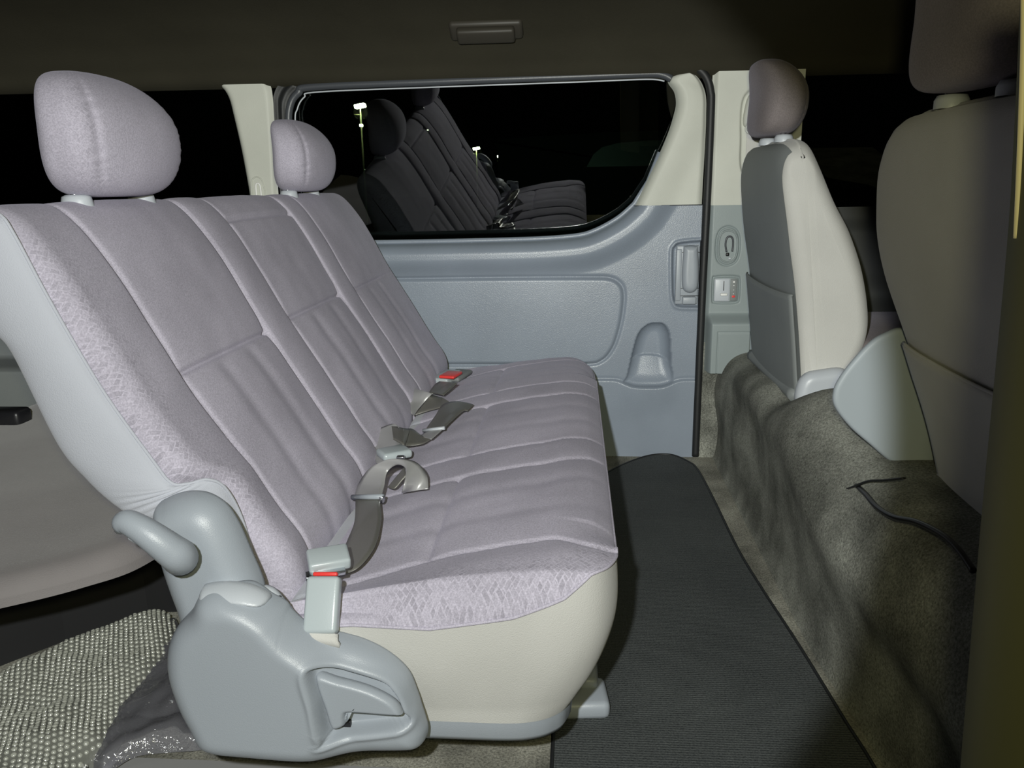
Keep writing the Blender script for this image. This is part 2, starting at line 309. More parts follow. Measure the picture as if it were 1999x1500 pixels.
# lower wall carpet beside the door seal
tag(extr('wall_back', [(.372, 0), (.52, 0), (.52, .36), (.372, .36)], 2.345, 2.42, CARP), 'carpeted lower wall beside the door seal', kind='structure')
# ceiling: roof rail curving up into the headliner
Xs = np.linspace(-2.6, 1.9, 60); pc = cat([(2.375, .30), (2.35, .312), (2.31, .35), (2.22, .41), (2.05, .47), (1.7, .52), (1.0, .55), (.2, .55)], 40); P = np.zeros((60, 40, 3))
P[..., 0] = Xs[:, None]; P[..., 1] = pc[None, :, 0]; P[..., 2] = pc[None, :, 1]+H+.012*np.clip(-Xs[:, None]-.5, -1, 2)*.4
cl = grid('ceiling', P, CEILM); tag(cl, 'headliner of the roof with shade put into its colour', kind='structure'); q = cl.modifiers.new('thickness', 'SOLIDIFY'); q.thickness = .02; q.offset = -1
# sliding door: window edge curve
wl = cat([(-1.0, -.163), (-.70, -.163), (-.544, -.163), (-.35, -.162), (-.179, -.160), (-.07, -.157), (.016, -.150), (.06, -.138), (.104, -.117), (.14, -.094), (.176, -.062)], 90)
wl_ext = np.vstack([wl, [(.215, .0), (.245, .08), (.281, .19)]])
arm = cat([(-1.5, -.265), (-.6, -.265), (-.18, -.264), (.04, -.265), (.106, -.268), (.137, -.285), (.149, -.312), (.148, -.36), (.138, -.42), (.118, -.48), (.085, -.518), (.03, -.529), (-.2, -.53), (-.6, -.53), (-1.5, -.53)], 160, True)
niche = cat([(.158, -.592), (.163, -.56), (.184, -.463), (.200, -.425), (.226, -.405), (.262, -.404), (.280, -.422), (.288, -.452), (.292, -.52), (.290, -.592)], 90, True)
recess = cat([(.284, -.20), (.290, -.178), (.305, -.168), (.36, -.163), (.42, -.163), (.42, -.358), (.36, -.358), (.312, -.356), (.296, -.345), (.288, -.31)], 90, True)
def zbot(x): return -.82
XR = .366; nx, nz = 420, 300; xs = np.linspace(-1.0, XR, nx)
ztop = np.where(xs < .176, np.interp(xs, wl[:, 0], wl[:, 1]), -.062)
tt = np.linspace(0, 1, nz); px = np.repeat(xs[:, None], nz, 1); pz = -.82+(ztop[:, None]+.82)*tt[None, :]
dw = dseg(px, pz, wl_ext, False); yy = WD+.028-.052*np.sqrt(1-(1-np.clip(dw/.035, 0, 1))**2)+.024*ss((dw-.045)/.06)
da = sd(px, pz, arm); yy += .006*np.exp(-(da/.0045)**2)-.004*ss(da/.012)
zc = -.576-.022*np.exp(-((px-.225)/.075)**4)
lip = ss((zc-pz)/.006+.5); yy -= .007*lip*(1-.8*ss((zc-pz)/.25)); yy += .002*np.exp(-((pz-zc-.005)/.004)**2)
bul = np.exp(-((px-.225)/.075)**4); yy -= lip*bul*.007*(1-ss((zc-pz)/.10)) 
dn = sd(px, pz, niche); dn2 = np.where(pz > zc, dn, -1); arc = -.535+.028*np.sqrt(np.clip(1-((px-.226)/.066)**2, 0, 1))
cupd = .050*np.sqrt(np.clip(1-(1-np.clip(dn/.036, 0, 1))**2, 0, 1)); fwd = np.clip((pz-zc)/(arc-zc+1e-6), 0, 1)
yy += np.where((pz > zc) & (dn > 0), np.where(pz < arc, cupd*(.25+.60*fwd), cupd), 0)
dr = sd(px, pz, recess); yy += .012*ss(dr/.007)-.004*np.exp(-((dr+.003)/.004)**2)
yy += .0012*noise2(px, pz, 16, 3)
D1 = thing('door_1', 'grey sliding door panel behind the bench seat', None, (-.3, WD, 0), kind='structure')
grid('door_panel', np.stack([px, yy, pz+H], -1), DOORM, D1)
# upper beige trim beside the glass
n1, n2 = 90, 30; lf = cat([(.176, -.0625), (.200, -.012), (.222, .034), (.245, .083), (.268, .14), (.281, .185), (.286, .215), (.280, .245), (.262, .271), (.268, .286), (.29, .2915), (.31, .292)], n1)
rt = cat([(.3655, -.0625), (.366, .0), (.367, .05), (.368, .10), (.368, .15), (.367, .185), (.366, .215), (.362, .24), (.353, .262), (.342, .277), (.328, .288), (.312, .2925)], n1)
P = np.zeros((n1, n2, 3)); u = np.linspace(0, 1, n2)
for i in range(n1):
    q = lf[i][None]*(1-u[:, None])+rt[i][None]*u[:, None]; wdt = np.linalg.norm(rt[i]-lf[i]); dl = u*wdt
    P[i, :, 0] = q[:, 0]; P[i, :, 2] = q[:, 1]+H; P[i, :, 1] = WD+.030-.040*np.sqrt(1-(1-np.clip(dl/.03, 0, 1))**2)+.008*ss((dl-.04)/.08)+.010*ss(((dl-wdt)/.012+1))
grid('window_trim', P, BEIGE, D1)
tube('seam_line', [(x, WD-.006, H-.0628) for x in np.linspace(.172, .366, 12)], .0015, GRUB, D1, 6)
# door glass seals
tube('glass_seal', cat([(-.81, WD+.005, H-.2), (-.82, WD+.005, H+.0), (-.822, WD+.005, H+.17), (-.812, WD+.005, H+.235), (-.785, WD+.005, H+.268), (-.74, WD+.005, H+.283), (-.4, WD, H+.287), (.0, WD, H+.290), (.20, WD, H+.292), (.245, WD, H+.288), (.268, WD, H+.277)], 90), .0105, GRUB, D1, 10)
tube('glass_bead', cat([(-.80, WD+.008, H-.1), (-.803, WD+.008, H+.17), (-.793, WD+.008, H+.225), (-.77, WD+.008, H+.256), (-.73, WD+.008, H+.269), (-.4, WD+.005, H+.273), (.0, WD+.005, H+.276), (.2, WD+.005, H+.278), (.25, WD+.005, H+.272)], 90), .0022, PLASL, D1, 6)
tube('sill_bead', [(p[0], WD+.030, p[1]+H+.004) for p in wl_ext[:-1]], .0075, DOORM, D1, 10)
# door handle
hd = thing('dh', '', None); C.objects.unlink(hd); bpy.data.objects.remove(hd)
hb = rbox('door_handle', (.330, WD+.004, H-.262), (.066, .012, .172), PLAS, D1, .005)
lv = plate('handle_lever', cat([(.322, -.178), (.350, -.178), (.358, -.19), (.360, -.30), (.318, -.30), (.316, -.19)], 48, True)+[0, H], WD-.004, .016, .016, PLAS, hb, 10)
rbox('handle_side', (.305, WD-.002, H-.262), (.016, .008, .150), PLAS, hb, .003)
rbox('lock_lever', (.337, WD-.008, H-.335), (.040, .016, .022), PLAS, hb, .004)
for z in (-.196, -.30, -.322): rbox('handle_gap', (.330, WD-.0035, H+z), (.066, .003, .0018), BLACKP, hb, .0005)
# windows
def pane(name, pts, y, lab):
    o = extr(name, np.array(pts)+[0, H], 0, .004, GLASS); o.data.transform(Matrix.Translation((0, y+.02-.085*.30, 0)) @ Matrix.Translation((0, 0, H+.30)) @ Matrix.Rotation(math.radians(8.2), 4, 'X') @ Matrix.Translation((0, 0, -H-.30)))
    return tag(o, lab, kind='structure')
pane('window_1', [(-.84, -.30), (.15, -.30), (.26, -.05), (.31, .1), (.32, .27), (.30, .305), (-.80, .305), (-.84, .28)], WD+.030, 'sliding door window onto the night street')
pane('window_2', [(-2.5, -.30), (-.93, -.30), (-.95, -.02), (-1.0, .30), (-2.5, .31)], WD+.030, 'rear quarter window beside the left headrest')
pane('window_3', [(.60, -.075), (1.85, -.075), (1.85, .33), (.60, .33)], WD+.030, 'front side window beyond the front seats')
# exterior skin around glass keeps light out
tag(extr('trim_1', np.array([(-1.12, .30), (.64, .30), (.64, .34), (-1.12, .34)])+[0, H], WD-.004, WD+.03, RUB), 'black rubber roof channel above the door window', kind='structure')
# pillar between the windows
n1, n2 = 80, 24
lf = cat([(-1.5, .3135), (-1.2, .3125), (-1.06, .306), (-1.03, .296), (-1.01, .283), (-.996, .255), (-.988, .21), (-.975, .12), (-.966, .03), (-.962, -.03), (-.955, -.2), (-.94, -.5)], n1)
rt = cat([(-1.5, .318), (-1.2, .318), (-1.0, .316), (-.93, .314), (-.885, .31), (-.866, .29), (-.862, .25), (-.864, .15), (-.868, .05), (-.870, -.03), (-.87, -.2), (-.87, -.5)], n1)
P = np.zeros((n1, n2, 3)); u = np.linspace(0, 1, n2)
for i in range(n1):
    q = lf[i][None]*(1-u[:, None])+rt[i][None]*u[:, None]; wdt = np.linalg.norm(rt[i]-lf[i]); dl = u*wdt
    P[i, :, 0] = q[:, 0]; P[i, :, 2] = q[:, 1]+H; P[i, :, 1] = WD+.032-.038*np.sqrt(1-(1-np.clip(dl/.022, 0, 1))**2)+.012*ss(((dl-wdt)/.015+1))
tag(grid('trim_2', P, BEIGE), 'pale pillar between rear quarter window and door window', kind='structure')
# black frame left of door glass
P = np.zeros((60, 12, 3)); a = cat([(-.866, -.5), (-.864, 0), (-.862, .22), (-.855, .27), (-.83, .30), (-.79, .312), (-.5, .312), (.1, .312), (.3, .315)], 60); b = cat([(-.825, -.5), (-.825, 0), (-.822, .20), (-.81, .25), (-.785, .275), (-.75, .288), (-.5, .290), (.1, .292), (.3, .294)], 60)
for i in range(60):
    for j in range(12):
        t = j/11; q = a[i]*(1-t)+b[i]*t; P[i, j] = (q[0], WD+.004+.006*math.sin(t*5.5)**2, q[1]+H)
grid('window_frame', P, RUB, D1)
# door seal running round the trim and down to the floor
sl = cat([(-.83, .322), (-.3, .318), (.15, .315), (.29, .312), (.325, .306), (.350, .292), (.366, .27), (.375, .24), (.378, .20), (.378, .0), (.375, -.3), (.374, -.6), (.374, -.815)], 140)
tag(tube('trim_3', [(p[0], WD-.006, p[1]+H) for p in sl], .0110, RUB, None, 12), 'black rubber seal around the sliding door opening', kind='structure')
# front pillar trims: beige above, grey below
def relief(name, x0, x1, z0, z1, fn, mat, nx, nz, parent=None, ztopf=None):
    X, Z = np.meshgrid(np.linspace(x0, x1, nx), np.linspace(z0, z1, nz), indexing='ij')
    if ztopf is not None: Z = z0+(Z-z0)*((ztopf(X)-z0)/(z1-z0))
    return grid(name, np.stack([X, fn(X, Z), Z+H], -1), mat, parent)
slot = cat([(.47, .02), (.458, .12), (.456, .20), (.468, .235), (.495, .25), (.53, .25), (.55, .22), (.55, .02)], 70, True)
def fb(X, Z):
    d = sd(X, Z, slot); y = WD-.012+.014*(1-ss((X-.380)/.016)); return y+.010*ss(d/.008)
tag(relief('trim_4', .380, .625, -.0645, .33, fb, BEIGE, 110, 110, ztopf=lambda X: .322-.0*X), 'beige upper pillar trim behind the front seat', kind='structure')
oval = cat([(.409, -.16), (.418, -.135), (.440, -.125), (.462, -.135), (.473, -.16), (.473, -.20), (.464, -.224), (.441, -.234), (.418, -.224), (.409, -.20)], 60, True)
sq = cat([(.404, -.275), (.410, -.268), (.44, -.266), (.470, -.268), (.478, -.276), (.479, -.33), (.472, -.341), (.44, -.343), (.412, -.341), (.405, -.333)], 70, True)
def fg(X, Z):
    y = WD-.010+.016*(1-ss((X-.380)/.018)); do = sd(X, Z, oval); y = y+.005*np.exp(-(do/.0025)**2)+.003*ss((do-.006)/.004)
    dq = sd(X, Z, sq); y = y+.006*np.exp(-(dq/.0028)**2)
    bx = ss((-.370-Z)/.032)*ss((X-.386)/.016)*(1-ss((X-.508)/.006)); y = y-.040*bx
    inn = np.minimum(np.minimum(X-.418, .53-X), np.minimum(-.423-Z, Z+.555)); y = y+.0025*np.exp(-(inn/.0016)**2)*bx
    return y
tag(relief('trim_5', .380, .625, -.545, -.0645, fg, PILG, 200, 240), 'grey lower pillar trim with small storage box shape', kind='structure')
# small fittings on the pillars
t = thing('hook_socket', 'oval grey socket with hook slot in the front pillar', 'socket', (.441, WD-.01, H-.18))
tube('rim', [(p[0]*.82+.441*.18, WD-.012, (p[1]*.82-.18*.18)+H) for p in oval], .0022, PILG, t, 8, True)
hk = cat([(.438, -.196), (.434, -.175), (.437, -.157), (.445, -.152), (.453, -.158), (.455, -.175), (.454, -.195)], 30)
tube('hook_slot', [(p[0], WD-.010, p[1]+H) for p in hk], .0028, GRUB, t, 8)
rbox('keyhole', (.441, WD-.010, H-.203), (.010, .006, .010), BLACKP, t, .003); rbox('key_tab', (.447, WD-.012, H-.214), (.008, .006, .006), PLASL, t, .002)
t = thing('heater_control', 'square sliding switch with white and red marks on the pillar', 'switch', (.44, WD-.01, H-.305))
rbox('face_plate', (.430, WD-.010, H-.305), (.044, .006, .066), PLASL, t, .004)
rbox('scale_strip', (.463, WD-.009, H-.305), (.020, .005, .064), VINYL, t, .003)
rbox('slider_slot', (.434, WD-.0135, H-.293), (.0022, .002, .028), BLACKP, t, .0006)
rbox('slider_knob', (.434, WD-.018, H-.317), (.020, .012, .008), WHITE, t, .003)
for k, z in enumerate((-.282, -.292, -.305, -.316)): rbox('scale_mark', (.463, WD-.012, H+z), (.005 if k == 0 else .003, .002, .005 if k == 0 else .0022), WHITE, t, .0007)
rbox('scale_mark', (.463, WD-.012, H-.324), (.009, .002, .006), RED, t, .0008)['label'] = 'red square mark'
t = thing('shoulder_belt_anchor', 'cream shoulder belt anchor in the upper front pillar', 'belt anchor', (.49, WD-.02, H+.17))
plate('anchor_cover', cat([(.468, .15), (.470, .20), (.482, .232), (.51, .24), (.535, .22), (.54, .15), (.50, .142)], 50, True)+[0, H], WD-.004, .018, .014, BEIGE, t, 10)
rbox('anchor_slot', (.486, WD-.026, H+.145), (.03, .008, .02), BEIGE, t, .004); tube('belt_ring', [(.486+.016*math.cos(a), WD-.032, H+.139+.013*math.sin(a)) for a in np.linspace(0, 6.28, 24, endpoint=False)], .003, BEIGE, t, 8, True)
rbox('belt_webbing', (.497, WD-.026, H+.07), (.045, .003, .13), CREAM, t, .001)
t = thing('belt_guide', 'small oval belt guide on the pale pillar between windows', 'belt guide', (-.925, WD-.01, H))
ov = cat([(-.943, -.03), (-.943, .02), (-.934, .035), (-.919, .035), (-.909, .02), (-.907, -.03)], 40, True)
tube('guide_rim', [(p[0], WD-.007, p[1]+H) for p in ov], .002, BEIGE, t, 8, True)
tube('guide_hook', [(p[0], WD-.010, p[1]+H) for p in cat([(-.930, -.03), (-.930, .01), (-.925, .019), (-.917, .012), (-.916, -.02)], 20)], .0025, WHITE, t, 8)
# front door panel (beyond the pillar) and rear quarter panel
tag(relief('wall_front', .66, 1.85, -.82, -.075, lambda X, Z: WD+.005-.02*ss((-.1-Z)/.05)-.03*np.exp(-((Z+.32)/.05)**2), pmat('dark_front_door', (.035, .037, .035), .6), 60, 80), 'dark grey front door panel', kind='structure')
tag(relief('wall_rear', -2.5, -.99, -.82, -.29, lambda X, Z: WD+.01-.05*ss((-.40-Z)/.02)-.16*ss((-.49-Z)/.015), VINYL, 60, 120), 'dark grey rear quarter panel behind the rear seat', kind='structure')
# ceiling dome lamp
t = thing('ceiling_lamp', 'unlit rectangular dome lamp on the headliner', 'lamp', (-.225, 2.08, H+.40))
rbox('lamp_base', (-.225, 2.20, H+.395), (.19, .06, .030), LAMPM, t, .010, Matrix.Rotation(math.radians(-35), 3, 'X')); rbox('lamp_lens', (-.225, 2.185, H+.376), (.15, .045, .022), LAMPM, t, .008, Matrix.Rotation(math.radians(-35), 3, 'X'))
# near roof rail and near door pillar (right edge of the view)
NP = extr('trim_6', np.array([(0, 0)]*3), 0, 1, RUB) if False else None
Y0 = .46; a = [at(x, y, Y=Y0) for x, y in [(1992, -60), (1978, 250), (1962, 500), (1915, 1000), (1868, 1560)]]
pa = cat([(q[0], q[2]) for q in a], 60); P = np.zeros((60, 14, 3))
for i in range(60):
    for j, (dx, dy) in enumerate(cat([(.09, .06), (.055, .055), (.020, .03), (.0, .0), (.0, -.03), (.012, -.05), (.03, -.055), (.045, -.03), (.052, -.06), (.07, -.07), (.2, -.07)], 14)): P[i, j] = (pa[i, 0]+dx, Y0+dy, pa[i, 1])
tag(grid('trim_6', P, pmat('dark_pillar', (.10, .10, .05), .6, .3)), 'dark near door pillar along the right edge', kind='structure')
tube('beige_strip', cat([at(2000, -40, Y=Y0-.01), at(1999, 100, Y=Y0-.01), at(1992, 300, Y=Y0-.01), at(1985, 465, Y=Y0-.01)], 30), .0018, pmat('beige_edging', (.9, .8, .5), .5), bpy.data.objects['trim_6'], 8)
# ------------------------------------------------------------------ floor mat
mt = cat([(-.030, .55), (-.030, .98), (-.02, 1.5), (.04, 2.05), (.098, 2.174), (.17, 2.27), (.239, 2.33), (.30, 2.335), (.345, 2.27), (.361, 2.20), (.368, 2.0), (.373, 1.69), (.386, 1.5), (.404, 1.303), (.418, 1.10), (.428, .95), (.432, .55)], 130)
bm = bmesh.new(); vs = [bm.verts.new((p[0], p[1], .003)) for p in mt]; f_ = bm.faces.new(vs); r_ = bmesh.ops.extrude_face_region(bm, geom=[f_]); bmesh.ops.translate(bm, vec=(0, 0, .008), verts=[v for v in r_['geom'] if isinstance(v, bmesh.types.BMVert)]); bmesh.ops.recalc_face_normals(bm, faces=bm.faces)
me = bpy.data.meshes.new('floor_mat'); bm.to_mesh(me); bm.free(); me.materials.append(MATM); o = bpy.data.objects.new('floor_mat', me); C.objects.link(o); tag(o, 'black ribbed rubber floor mat in the aisle before the bench', 'floor mat')
t = tube('mat_edge', [(p[0], p[1], .011) for p in mt], .003, RUB, o, 6)
# ------------------------------------------------------------------ bench seat
B = thing('bench_seat', 'three-place mauve velour bench seat with two headrests in the middle', 'bench seat', (-.25, 1.5, 0))
loop = cat([(-.372, -.535), (-.366, -.50), (-.376, -.465), (-.402, -.425), (-.430, -.375), (-.465, -.315), (-.500, -.258), (-.535, -.195), (-.568, -.13), (-.600, -.075), (-.628, -.038), (-.655, -.016), (-.680, -.014), (-.698, -.030), (-.700, -.065), (-.682, -.13), (-.650, -.23), (-.608, -.32), (-.560, -.375), (-.51, -.42), (-.46, -.46), (-.42, -.51), (-.395, -.54)], 900, True); loop = resamp(np.vstack([loop, loop[:1]]), 521)[:-1]
NS = len(loop); NY = 330; cen = loop.mean(0)
tg = np.roll(loop, -1, 0)-np.roll(loop, 1, 0); tg /= np.linalg.norm(tg, axis=1)[:, None]; nrm = np.stack([tg[:, 1], -tg[:, 0]], 1)
if ((loop-cen)*nrm).sum() < 0: nrm = -nrm
front = ((nrm[:, 0] > .25) & (loop[:, 1] > -.54)).astype(float); front = np.convolve(np.r_[front[-10:], front, front[:10]], np.ones(21)/21, 'valid')
arc = np.r_[0, np.cumsum(np.linalg.norm(np.diff(loop, axis=0), axis=1))]
SEAMS = [.985, 1.287, 1.40, 1.73, 1.84, 2.14]
yend = .862+.045*ss((-.315-loop[:, 1])/.05)*(loop[:, 0] > -.56); ye2 = 2.255
def backdisp(y, z):
    d = 0*y
    edges = [.862]+SEAMS+[2.255]
    for k in range(7):
        a, b = edges[k], edges[k+1]; tt_ = np.clip((y-a)/(b-a), 0, 1); m_ = ((y >= a) & (y < b))
        d = d+m_*(.0075 if k in (1, 3, 5) else (.006 if k in (2, 4) else .003))*(1-np.abs(2*tt_-1)**3.2)
        if k in (1, 3, 5):
            zs = -.232+(.0 if k != 3 else .004)
            d = d-m_*.0075*np.exp(-((z-zs)/.0032)**2)*1.0-m_*.004*np.exp(-((z-zs)/.018)**2)
            for fr in (.34, .67): d = d-m_*.003*np.exp(-((tt_-fr)/.06)**2)*ss((zs-z)/.02)
            if k == 3: d = d-m_*.006*np.exp(-((z+.052)/.004)**2)
    for s in SEAMS[0:6]: d = d-.0065*np.exp(-((y-s)/.0032)**2)
    return d
P = np.zeros((NY, NS, 3)); UV = np.zeros((NY, NS, 2)); AT = np.zeros((NY, NS))
us = np.linspace(0, 1, NY-0); us = np.sort(np.r_[us[:-40], np.linspace(0, .03, 20), np.linspace(.97, 1, 20)])
for i, u_ in enumerate(us):
    y = yend+(ye2-yend)*u_; e = np.minimum(y-yend, ye2-y); R_ = .034
    q = 1-np.clip(e/R_, 0, 1); roll = R_*(1-np.sqrt(np.clip(1-q*q, 0, 1)))*.80
    d = backdisp(y, loop[:, 1])*front-roll
    d = d+front*.010*np.exp(-((y-yend)/.09)**2)*ss((-.30-loop[:, 1])/.08)
    d = d+front*(.0016*noise2(y, arc, 26, 5)+.0012*noise2(y, arc, 60, 6))
    d = d-.006*np.exp(-((y-1.28)/.25)**2)*0
    P[i, :, 0] = loop[:, 0]+nrm[:, 0]*d; P[i, :, 1] = y; P[i, :, 2] = loop[:, 1]+nrm[:, 1]*d+H
    UV[i, :, 0] = y; UV[i, :, 1] = arc
    AT[i] = (1-ss((e-.01)/.085))*front*1.3*ss((-.02-loop[:, 1])/.05)*(1-.6*ss((-.36-loop[:, 1])/.1))
rearm = np.tile((nrm[:, 0] < -.35).astype(int), NY-1); bk = grid('backrest', P, [VEL, CLOTH], B, wv=True, capu=True, uv=UV.reshape(-1, 2), attr=AT.ravel(), midx=rearm)
# light side cloth of the backrest (side towards the viewer)
Fp = np.array([(-.668, .872, H-.012), (-.640, .864, H-.022), at(30, 460, Y=.862), at(100, 590, Y=.862), at(200, 760, Y=.862), at(300, 900, Y=.862), at(335, 942, Y=.862), at(368, 944, Y=.866), at(405, 936, Y=.874), at(438, 950, Y=.886), at(468, 1000, Y=.90), at(490, 1070, Y=.905), at(507, 1150, Y=.905)])
Rp = np.array([(-.690, .872, H-.014), (-.703, .864, H-.035), (-.700, .862, H-.08), (-.672, .862, H-.150), at(25, 690, Y=.862), at(110, 862, Y=.862), at(165, 930, Y=.862), at(215, 978, Y=.862), at(262, 1008, Y=.864), at(330, 1020, Y=.868), at(380, 1050, Y=.872), at(425, 1100, Y=.872), at(450, 1160, Y=.872)])
n1, n2 = 110, 26; a = cat(Fp, n1); b = cat(Rp, n1); P = np.zeros((n1, n2, 3)); u = np.linspace(0, 1, n2)
for i in range(n1):
    q = a[i][None]*(1-u[:, None])+b[i][None]*u[:, None]; t_ = i/(n1-1)
    dome = .014*np.sqrt(np.clip(1-(2*u-1)**2, 0, 1)); P[i] = q; P[i, :, 1] -= dome*min(1, t_*8)
    fold = math.exp(-((t_-.63)/.055)**2); P[i, :, 1] -= fold*.0035*np.sin(t_*190+u*2.5)*np.sin(np.pi*u)*(1-.5*u)
sp = grid('side_panel', P, CLOTH, B); sp['label'] = 'light blue grey side cloth'
tube('piping', a+np.array([0, -.001, 0]), .0020, CLOTH, B, 8)
# headrests
def headrest(cx, cy, cz, parent, mat, wx=.052, wy=.135, wz=.083, lean=0.0, face=1):
    nu, nv = 90, 140; P = np.zeros((nu, nv, 3)); UV = np.zeros((nu, nv, 2)); A = np.zeros((nu, nv))
    def se(c, p): return np.sign(c)*np.abs(c)**p
    for i in range(nu):
        t = -math.pi/2+math.pi*i/(nu-1); z = math.sin(t); z = np.sign(z)*abs(z)**.9; cs = max(0, math.cos(t)); zz = z
        s_ = cs**.42 if z < 0 else cs**.55
        w_ = wy*s_*(1-.10*max(0, z)**2); dd = wx*(cs**.50 if z < 0 else cs**.55)*(1-.10*z)
        for j in range(nv):
            ph = 2*math.pi*j/nv; cx_, sy = math.cos(ph), math.sin(ph); X_ = se(cx_, .62); Y_ = se(sy, .72)
            x_ = X_*dd*(1.12 if X_ > 0 else 1.0)*(1-.20*Y_*Y_*(X_ > 0)); y_ = Y_*w_
            x_ += .014*(1-z*z)-.020*max(0, z)**2-.006
            ang = math.degrees(math.atan2(abs(sy), cx_)); gth = math.exp(-((ang-50)/4.5)**2)*s_*ss((z+.95)*4)
            wr = math.exp(-((ang-50)/13)**2)
            rad = 1-.030*gth-.012*wr*math.sin(z*52+3*math.sin(z*9)+ang*.12)*s_*(1-z*z)
            P[i, j] = (cx+face*x_*rad, cy+y_*rad, cz+zz*wz); UV[i, j] = (ph*.07, z*.1); A[i, j] = .8*math.exp(-((ang-62)/28)**2)
    o = grid('headrest', P, mat, parent, wv=True, uv=UV.reshape(-1, 2), attr=A.ravel()); return o
HY = (1.128, 1.948)
for cy in HY:
    hr = headrest(-.652, cy, H+.077, B, VEL)
    for dy in (-.082, .082): tube('post', [(-.666, cy+dy, H-.03), (-.666, cy+dy, H+.02)], .006, METAL, hr, 10)
    for dy in (-.082, .082):
        an = np.linspace(0, 2*math.pi, 24, endpoint=False); P = np.array([[(-.664+r*1.15*math.cos(q), cy+dy+r*math.sin(q)*.9, H-.017+z) for q in an] for r, z in [(.019, -.006), (.019, 0), (.0175, .008), (.0165, .0125), (.012, .015), (.0, .0155)]])
        grid('post_guide', P, PLASL, B, wv=True)
# cushion
NX, NYc = 170, 260; XB, XF, YN, YF = -.41, .056, .826, 2.20
def cbase(x): return np.interp(x, [-.42, -.36, -.30, -.22, -.15, -.08, -.02, .03, .06], [-.520, -.510, -.494, -.474, -.459, -.449, -.444, -.447, -.455])
def ctop(x, y):
    z = cbase(x)-.035*ss((-.352-x)/.035)-.016*ss((y-1.75)/.35)
    ed = [.93, 1.225, 1.335, 1.66, 1.77, 2.08]
    # seams fan slightly towards the viewer at the back of the cushion
    fd = np.clip(1-(y-.85)/1.4, 0, 1); yo = y+.05*(-x/.3)*fd-.045*ss((x+.06)/.1)*fd*ss((y-1.0)/.15)+.035*ss((x+.04)/.08)*(1-ss((y-.93)/.1))
    yo = yo-.02
    for k in range(5):
        a, b = ed[k], ed[k+1]; tt_ = np.clip((yo-a)/(b-a), 0, 1); m_ = (yo >= a) & (yo < b)
        z = z+m_*(.006 if k % 2 == 0 else .004)*(1-np.abs(2*tt_-1)**3)
        if k % 2 == 0:
            for fr in (.33, .66): z = z-m_*.0018*np.exp(-((tt_-fr)/.06)**2)*ss((x+.37)/.05)
            z = z-m_*.004*np.exp(-((x+.188)/.0035)**2)-m_*.003*np.exp(-((x+.188)/.012)**2)
    for s in ed: z = z-.004*np.exp(-((yo-s)/.0034)**2)
    z = z+.006*np.exp(-((y-.88)/.05)**2)*ss((x+.3)/.2)+.006*np.exp(-((x-.035)/.085)**2-((y-.88)/.16)**2)
    return z+.0016*noise2(x, y, 30, 8)+.001*noise2(x, y, 70, 9)
def pipe_z(x, y):                                       # height of the seam between velour and pale skirt
    zn = np.interp(x, [-.41, -.34, -.26, -.168, -.07, -.01, .045], [-.515, -.508, -.502, -.505, -.489, -.468, -.424])
    zn = zn-.045*ss((y-.87)/.12)*(x > -.05); return np.where(y > 1.9, -.50, zn)
def rim_pts(n):
    P2 = [(-.41, .826), (-.34, .826), (-.26, .826), (-.168, .826), (-.07, .828), (-.01, .838), (.030, .858), (.050, .895), (.0555, .95), (.056, 1.1), (.056, 1.5), (.056, 1.9), (.056, 2.08), (.050, 2.14), (.03, 2.18), (-.01, 2.198), (-.1, 2.2), (-.3, 2.2), (-.41, 2.2)]
    return resamp(cat(P2, 400), n)
NR = 560; rim = rim_pts(NR); cen2 = np.array([-.18, 1.5])
# top sheet: rings from a spine line at the back/middle outwards to the rim
ks = 1-(np.arange(0, 150)/149.)**1.25
spine = np.stack([np.full(NR, -.41), np.clip(rim[:, 1], .86, 2.17)], 1)
P = np.zeros((150, NR, 3)); UVc = np.zeros((150, NR, 2)); ATc = np.zeros((150, NR))
for i, k in enumerate(ks):
    p = spine*(1-k)+rim*k; x, y = p[:, 0], p[:, 1]
    e = np.minimum(np.minimum(y-.826, 2.2-y), .056-x); e = np.minimum(e, dseg(x, y, rim, False))
    zt = ctop(x, y); zp = np.minimum(pipe_z(rim[:, 0], rim[:, 1]), ctop(rim[:, 0], rim[:, 1])-.006); wd_ = np.where(rim[:, 1] < 1.0, .085, .07); q = 1-np.clip(e/wd_, 0, 1)
    dr_ = (zt-zp)*(1-np.sqrt(np.clip(1-q**2, 0, 1)))
    z = zt-dr_; z = z if i else zp
    P[i, :, 0] = x; P[i, :, 1] = y; P[i, :, 2] = z+H; UVc[i] = p; ATc[i] = (1-ss((e-.02)/.06))*1.5*ss((x+.30)/.12)*(1-ss((y-.93)/.08))
cu = grid('cushion', P, [VEL, CLOTH], B, uv=UVc.reshape(-1, 2), attr=ATc.ravel())
ctr = np.array([P.reshape(-1, 3)[p.vertices[0]] if False else [p.center.x, p.center.y] for p in cu.data.polygons]); cu.data.polygons.foreach_set('material_index', [1 if c[0] < -.338 and c[1] > .86 else 0 for c in ctr])
pp = P[0]; tube('piping', pp+np.array([0, 0, 0.0]), .0022, VEL, cu, 8)
